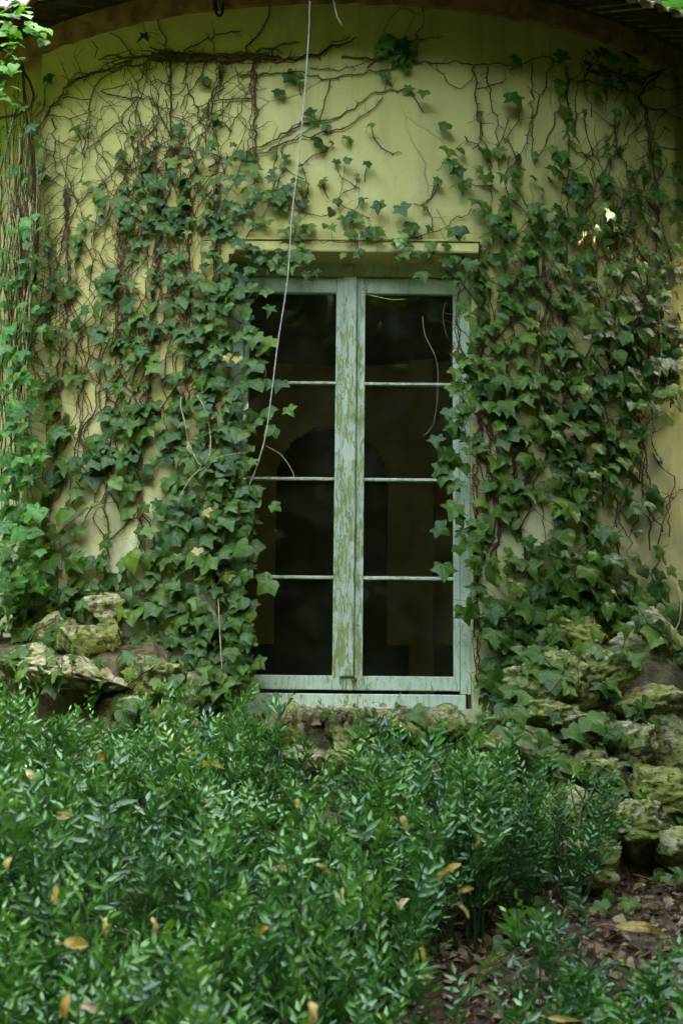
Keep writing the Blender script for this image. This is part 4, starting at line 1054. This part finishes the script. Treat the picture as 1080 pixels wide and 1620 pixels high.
tag(b.build('iron_hook', WOODD, None, True), 'dark iron hook sticking down from the eaves at the upper left', 'hook')
STR = [
 ([(290, 615), (286, 640), (293, 670), (297, 700), (296, 712)], 'pale dry stalk hanging straight in the ivy left of the window', 0.003),
 ([(312, 625), (325, 650), (333, 690), (330, 725), (318, 738)], 'pale dry stalk arching beside the straight one left of the window', 0.0026),
 ([(298, 700), (312, 730), (318, 738), (300, 760), (285, 785)], 'dry stalk slanting down-left below the arching one', 0.0028),
 ([(388, 716), (350, 722), (330, 735), (300, 758), (280, 800)], 'dry grass stalk sweeping from the window jamb down to the left', 0.0022),
 ([(92, 845), (110, 828), (145, 802), (185, 793)], 'single straw arching over the bare wall patch at the left', 0.002),
 ([(35, 690), (34, 730), (28, 765), (24, 790), (34, 815)], 'tan thread-like stalk hanging at the far left', 0.0022),
 ([(345, 940), (347, 980), (350, 1040), (352, 1060)], 'upright bleached stalk against the left jamb near the sill', 0.003),
 ([(300, 1135), (320, 1128), (345, 1105)], 'pale twig slanting below the left jamb', 0.003),
 ([(1000, 1180), (1040, 1240), (1080, 1312)], 'long straw-coloured stalk slanting down over the right stones', 0.003),
 ([(998, 1085), (1005, 1105), (1030, 1160), (1020, 1190), (1000, 1215)], 'curved dry root hanging on the right stones', 0.0026),
 ([(1067, 920), (1076, 950), (1073, 985), (1062, 1000)], 'tan looping ivy root at the far right ledge', 0.005),
 ([(668, 500), (672, 530), (690, 570), (692, 620), (685, 670), (670, 690)], 'fine thread dangling in front of the right panes', 0.0010),
 ([(566, 462), (590, 468), (620, 474), (640, 473)], 'pale tendril curving across the top of the right casement', 0.0016),
 ([(705, 478), (700, 500), (706, 530), (718, 550)], 'reddish tendril curling at the right edge of the top pane', 0.002),
 ([(398, 560), (416, 572), (420, 595), (408, 608)], 'brown tendril looping over the left pane', 0.0018),
 ([(420, 705), (445, 720), (462, 745), (465, 757)], 'thin twig arching over the second pane from the bottom at the left', 0.0016),
 ([(1030, 470), (1042, 500), (1045, 560), (1040, 610)], 'thin hanging tendril in the sunlit ivy at the right', 0.0012),
]
for pl, lb, r_ in STR:
    offs = [off_at(*q) + 0.09 + random.uniform(-0.02, 0.02) for q in pl]
    b = MB(); b.tube(free_curve(pl, offs), r_, 5)
    tag(b.build('dry_stalk', STRAW if r_ != 0.0018 and r_ != 0.002 else BARK, None, True), lb, 'stalk', 'dry stalks and tendrils')
TW = [(770, 1442, 60, -30, 0.006, 'grey stick on the soil below the right shrubs'), (1045, 1400, 90, -28, 0.006, 'dark fallen stick lying on the slope at the lower right'), (957, 1375, 60, -50, 0.004, 'thin pale twig leaning on the squat mossy block'), (870, 1430, 50, 80, 0.013, 'chunk of pale bark standing on the soil'), (1000, 1375, 80, -40, 0.005, 'brown twig above the dark fallen stick'), (455, 1405, 36, 45, 0.003, 'brown twig showing through the shrubs at the centre'), (1055, 1310, 70, -60, 0.004, 'slender root hanging below the right stones')]
for (u, v, L, a, r_, lb) in TW:
    p = march(u, v, 0.03, 3.0); s_ = L * (p - EYE).length / F; a = rad(a); d = rt * math.cos(a) * s_ + up * math.sin(a) * s_ * 0.6 + fw * math.sin(a) * s_ * 0.6
    pts = [p + d * (t - 0.5) + gaussv(r_ * 0.5) for t in np.linspace(0, 1, 7)]; b = MB(); b.tube(pts, np.linspace(r_, r_ * 0.5, 7), 6)
    tag(b.build('twig', BARK if 'pale' not in lb and 'grey' not in lb else STRAW, None, True), lb, 'twig', 'twigs on the soil')

# ------------------------------------------------------------------ trees: added unseen crown (shaped to block sun except at chosen gaps) and hanging branch
hb = empty('hanging_branch', cyl(0, 30, 0.5), 'bright green leafy branch hanging in at the top left corner', 'branch'); b = MB(); lb_ = MB()
for pl in ([(-20, -40), (15, 5), (20, 60), (24, 110)], [(-20, 10), (10, 50), (28, 100)], [(5, -20), (35, 10), (60, 45), (75, 52)], [(-20, 60), (5, 110), (12, 170)]):
    pts = free_curve(pl, [0.75] * len(pl)); b.tube(pts, 0.0025, 4)
    for p in pts[2:]:
        for _ in range(2):
            if random.random() < 0.62: put_leaf(lb_, random.choice(IVT[1:3]), p + gaussv(0.03), Vector((random.gauss(0, 0.6), 0, -0.8)), (Vector((0, -0.6, 0.8)) + gaussv(0.35)).normalized(), random.uniform(0.035, 0.07), random.random(), 0.3, 0.1)
b.build('stem', BARK, hb, True); lb_.build('foliage', TREE, hb, True)

targets = [cyl(u, v, 0.12) for (u, v) in [(1030, 468), (1042, 480), (1018, 415), (1062, 420), (980, 428), (1052, 615), (1060, 655), (1038, 620), (938, 485), (1040, 505), (1070, 445), (1074, 560), (1050, 395)]]
sx_ = SUN.cross(UPZ).normalized(); sy_ = sx_.cross(SUN).normalized()
tree = empty('unseen_shade_tree', (4.6, -1.2, ground_z(4.6, -1.2)), 'unseen broadleaved tree added right of the pavilion, its crown shaped to shade the wall', 'tree')
b = MB(); base = Vector(tree.location); top = base + Vector((-0.2, -0.4, 6.0))
b.tube([base - Vector((0, 0, 0.3)), base + Vector((0.05, 0, 1.5)), base + Vector((-0.05, -0.2, 3.5)), top], [0.20, 0.15, 0.12, 0.07], 10)
cr = MB(); C0 = Vector((0.2, -2.4, 1.0))                   # middle of the shaded plot
for k in range(16):
    a = random.uniform(0, 6.28); e = base + Vector((0, 0, random.uniform(3, 5.5))); q = C0 + SUN * random.uniform(6.0, 9.0) + sx_ * random.uniform(-3.4, 3.4) + sy_ * random.uniform(-3.0, 3.0)
    b.tube([e, (e + q) / 2 + gaussv(0.3), q], [0.05, 0.03, 0.01], 6)
for k in range(21000):
    q = C0 + SUN * random.uniform(6.2, 8.2) + sx_ * random.uniform(-4.3, 4.3) + sy_ * random.uniform(-3.8, 5.4)
    hit = False
    for t in targets:
        w_ = q - t; w_ -= SUN * w_.dot(SUN)
        if w_.length < 0.038: hit = True; break
    if hit: continue
    nr = (SUN + gaussv(0.45)).normalized(); put_leaf(cr, OVAL, q, gaussv(1), nr, random.uniform(0.16, 0.28), random.random(), 0.2, 0.1)
b.build('trunk', BARK, tree, True); cr.build('crown', TREE, tree, True)
# tree standing behind the pavilion, glimpsed past the eave at the top right
t2 = empty('background_tree', (4.0, 5.5, 0.2), 'leafy tree behind the pavilion, a bright scrap past the roof at top right', 'tree')
b = MB(); b.tube([(4.0, 5.5, 0), (4.05, 5.5, 3), (4.0, 5.4, 7)], [0.16, 0.12, 0.06], 8); b.build('trunk', BARK, t2, True); cr = MB()
for k in range(2600):
    q = EYE + ray(1085, -10) * 13.5 + Vector((random.gauss(0, 1.3), random.gauss(0, 0.9), random.gauss(0, 1.3)))
    put_leaf(cr, OVAL, q, gaussv(1), (UPZ * 0.6 + Vector((0, -0.5, 0)) + gaussv(0.5)).normalized(), random.uniform(0.2, 0.36), random.random(), 0.2, 0.1)
cr.build('crown', TREE, t2, True)

# woodland round the clearing, behind the viewer: seen mirrored in the panes, and what keeps the low sky off the wall
cr = MB()
for k in range(13000):
    a = random.uniform(-2.7, 2.7); r_ = random.uniform(7.0, 10.0); z = random.uniform(-0.3, 7.5)
    q = Vector((r_ * math.sin(a), -3.0 - r_ * math.cos(a), z))
    put_leaf(cr, OVAL, q, gaussv(1), (UPZ * 0.4 + gaussv(0.6)).normalized(), random.uniform(0.5, 0.95), random.random() * 0.6, 0.2, 0.1)
for k in range(26):
    a = random.uniform(-2.6, 2.6); r_ = random.uniform(7, 10); x, y = r_ * math.sin(a), -3.0 - r_ * math.cos(a)
    cr.tube([(x, y, -1), (x + random.gauss(0, .2), y, 4), (x + random.gauss(0, .4), y, 9)], [0.16, 0.12, 0.06], 6, attr=(0, 0, 0))
wd = cr.build('woodland', IVY, None, True); tag(wd, 'wood of leafy trees closing off the clearing in front of the pavilion', 'wood', kind='stuff')

b = MB(); aa = seg(-2.8, 2.8, 0.1); pr = [(10.0, -1.2), (11.5, 1.5), (13.5, 5.0), (16, 8.0), (24, 10.5), (40, 12)]  # unseen bank added behind the woodland to darken its mirrored gaps
v = [((r + noise.noise(Vector((a * 3, r, 0)))) * math.sin(a), -3.0 - (r + noise.noise(Vector((a * 3, r, 0)))) * math.cos(a), z + 0.5 * noise.noise(Vector((a * 4, r, 5)))) for a in aa for (r, z) in pr]; q = len(pr)
b.add(v, [(i * q + j, i * q + j + 1, (i + 1) * q + j + 1, (i + 1) * q + j) for i in range(len(aa) - 1) for j in range(q - 1)])
tag(b.build('unseen_backing_bank', simple('backing_bank_green', (0.012, 0.03, 0.008), (0.03, 0.07, 0.015), 2, 0.95), None, True), kind='structure')
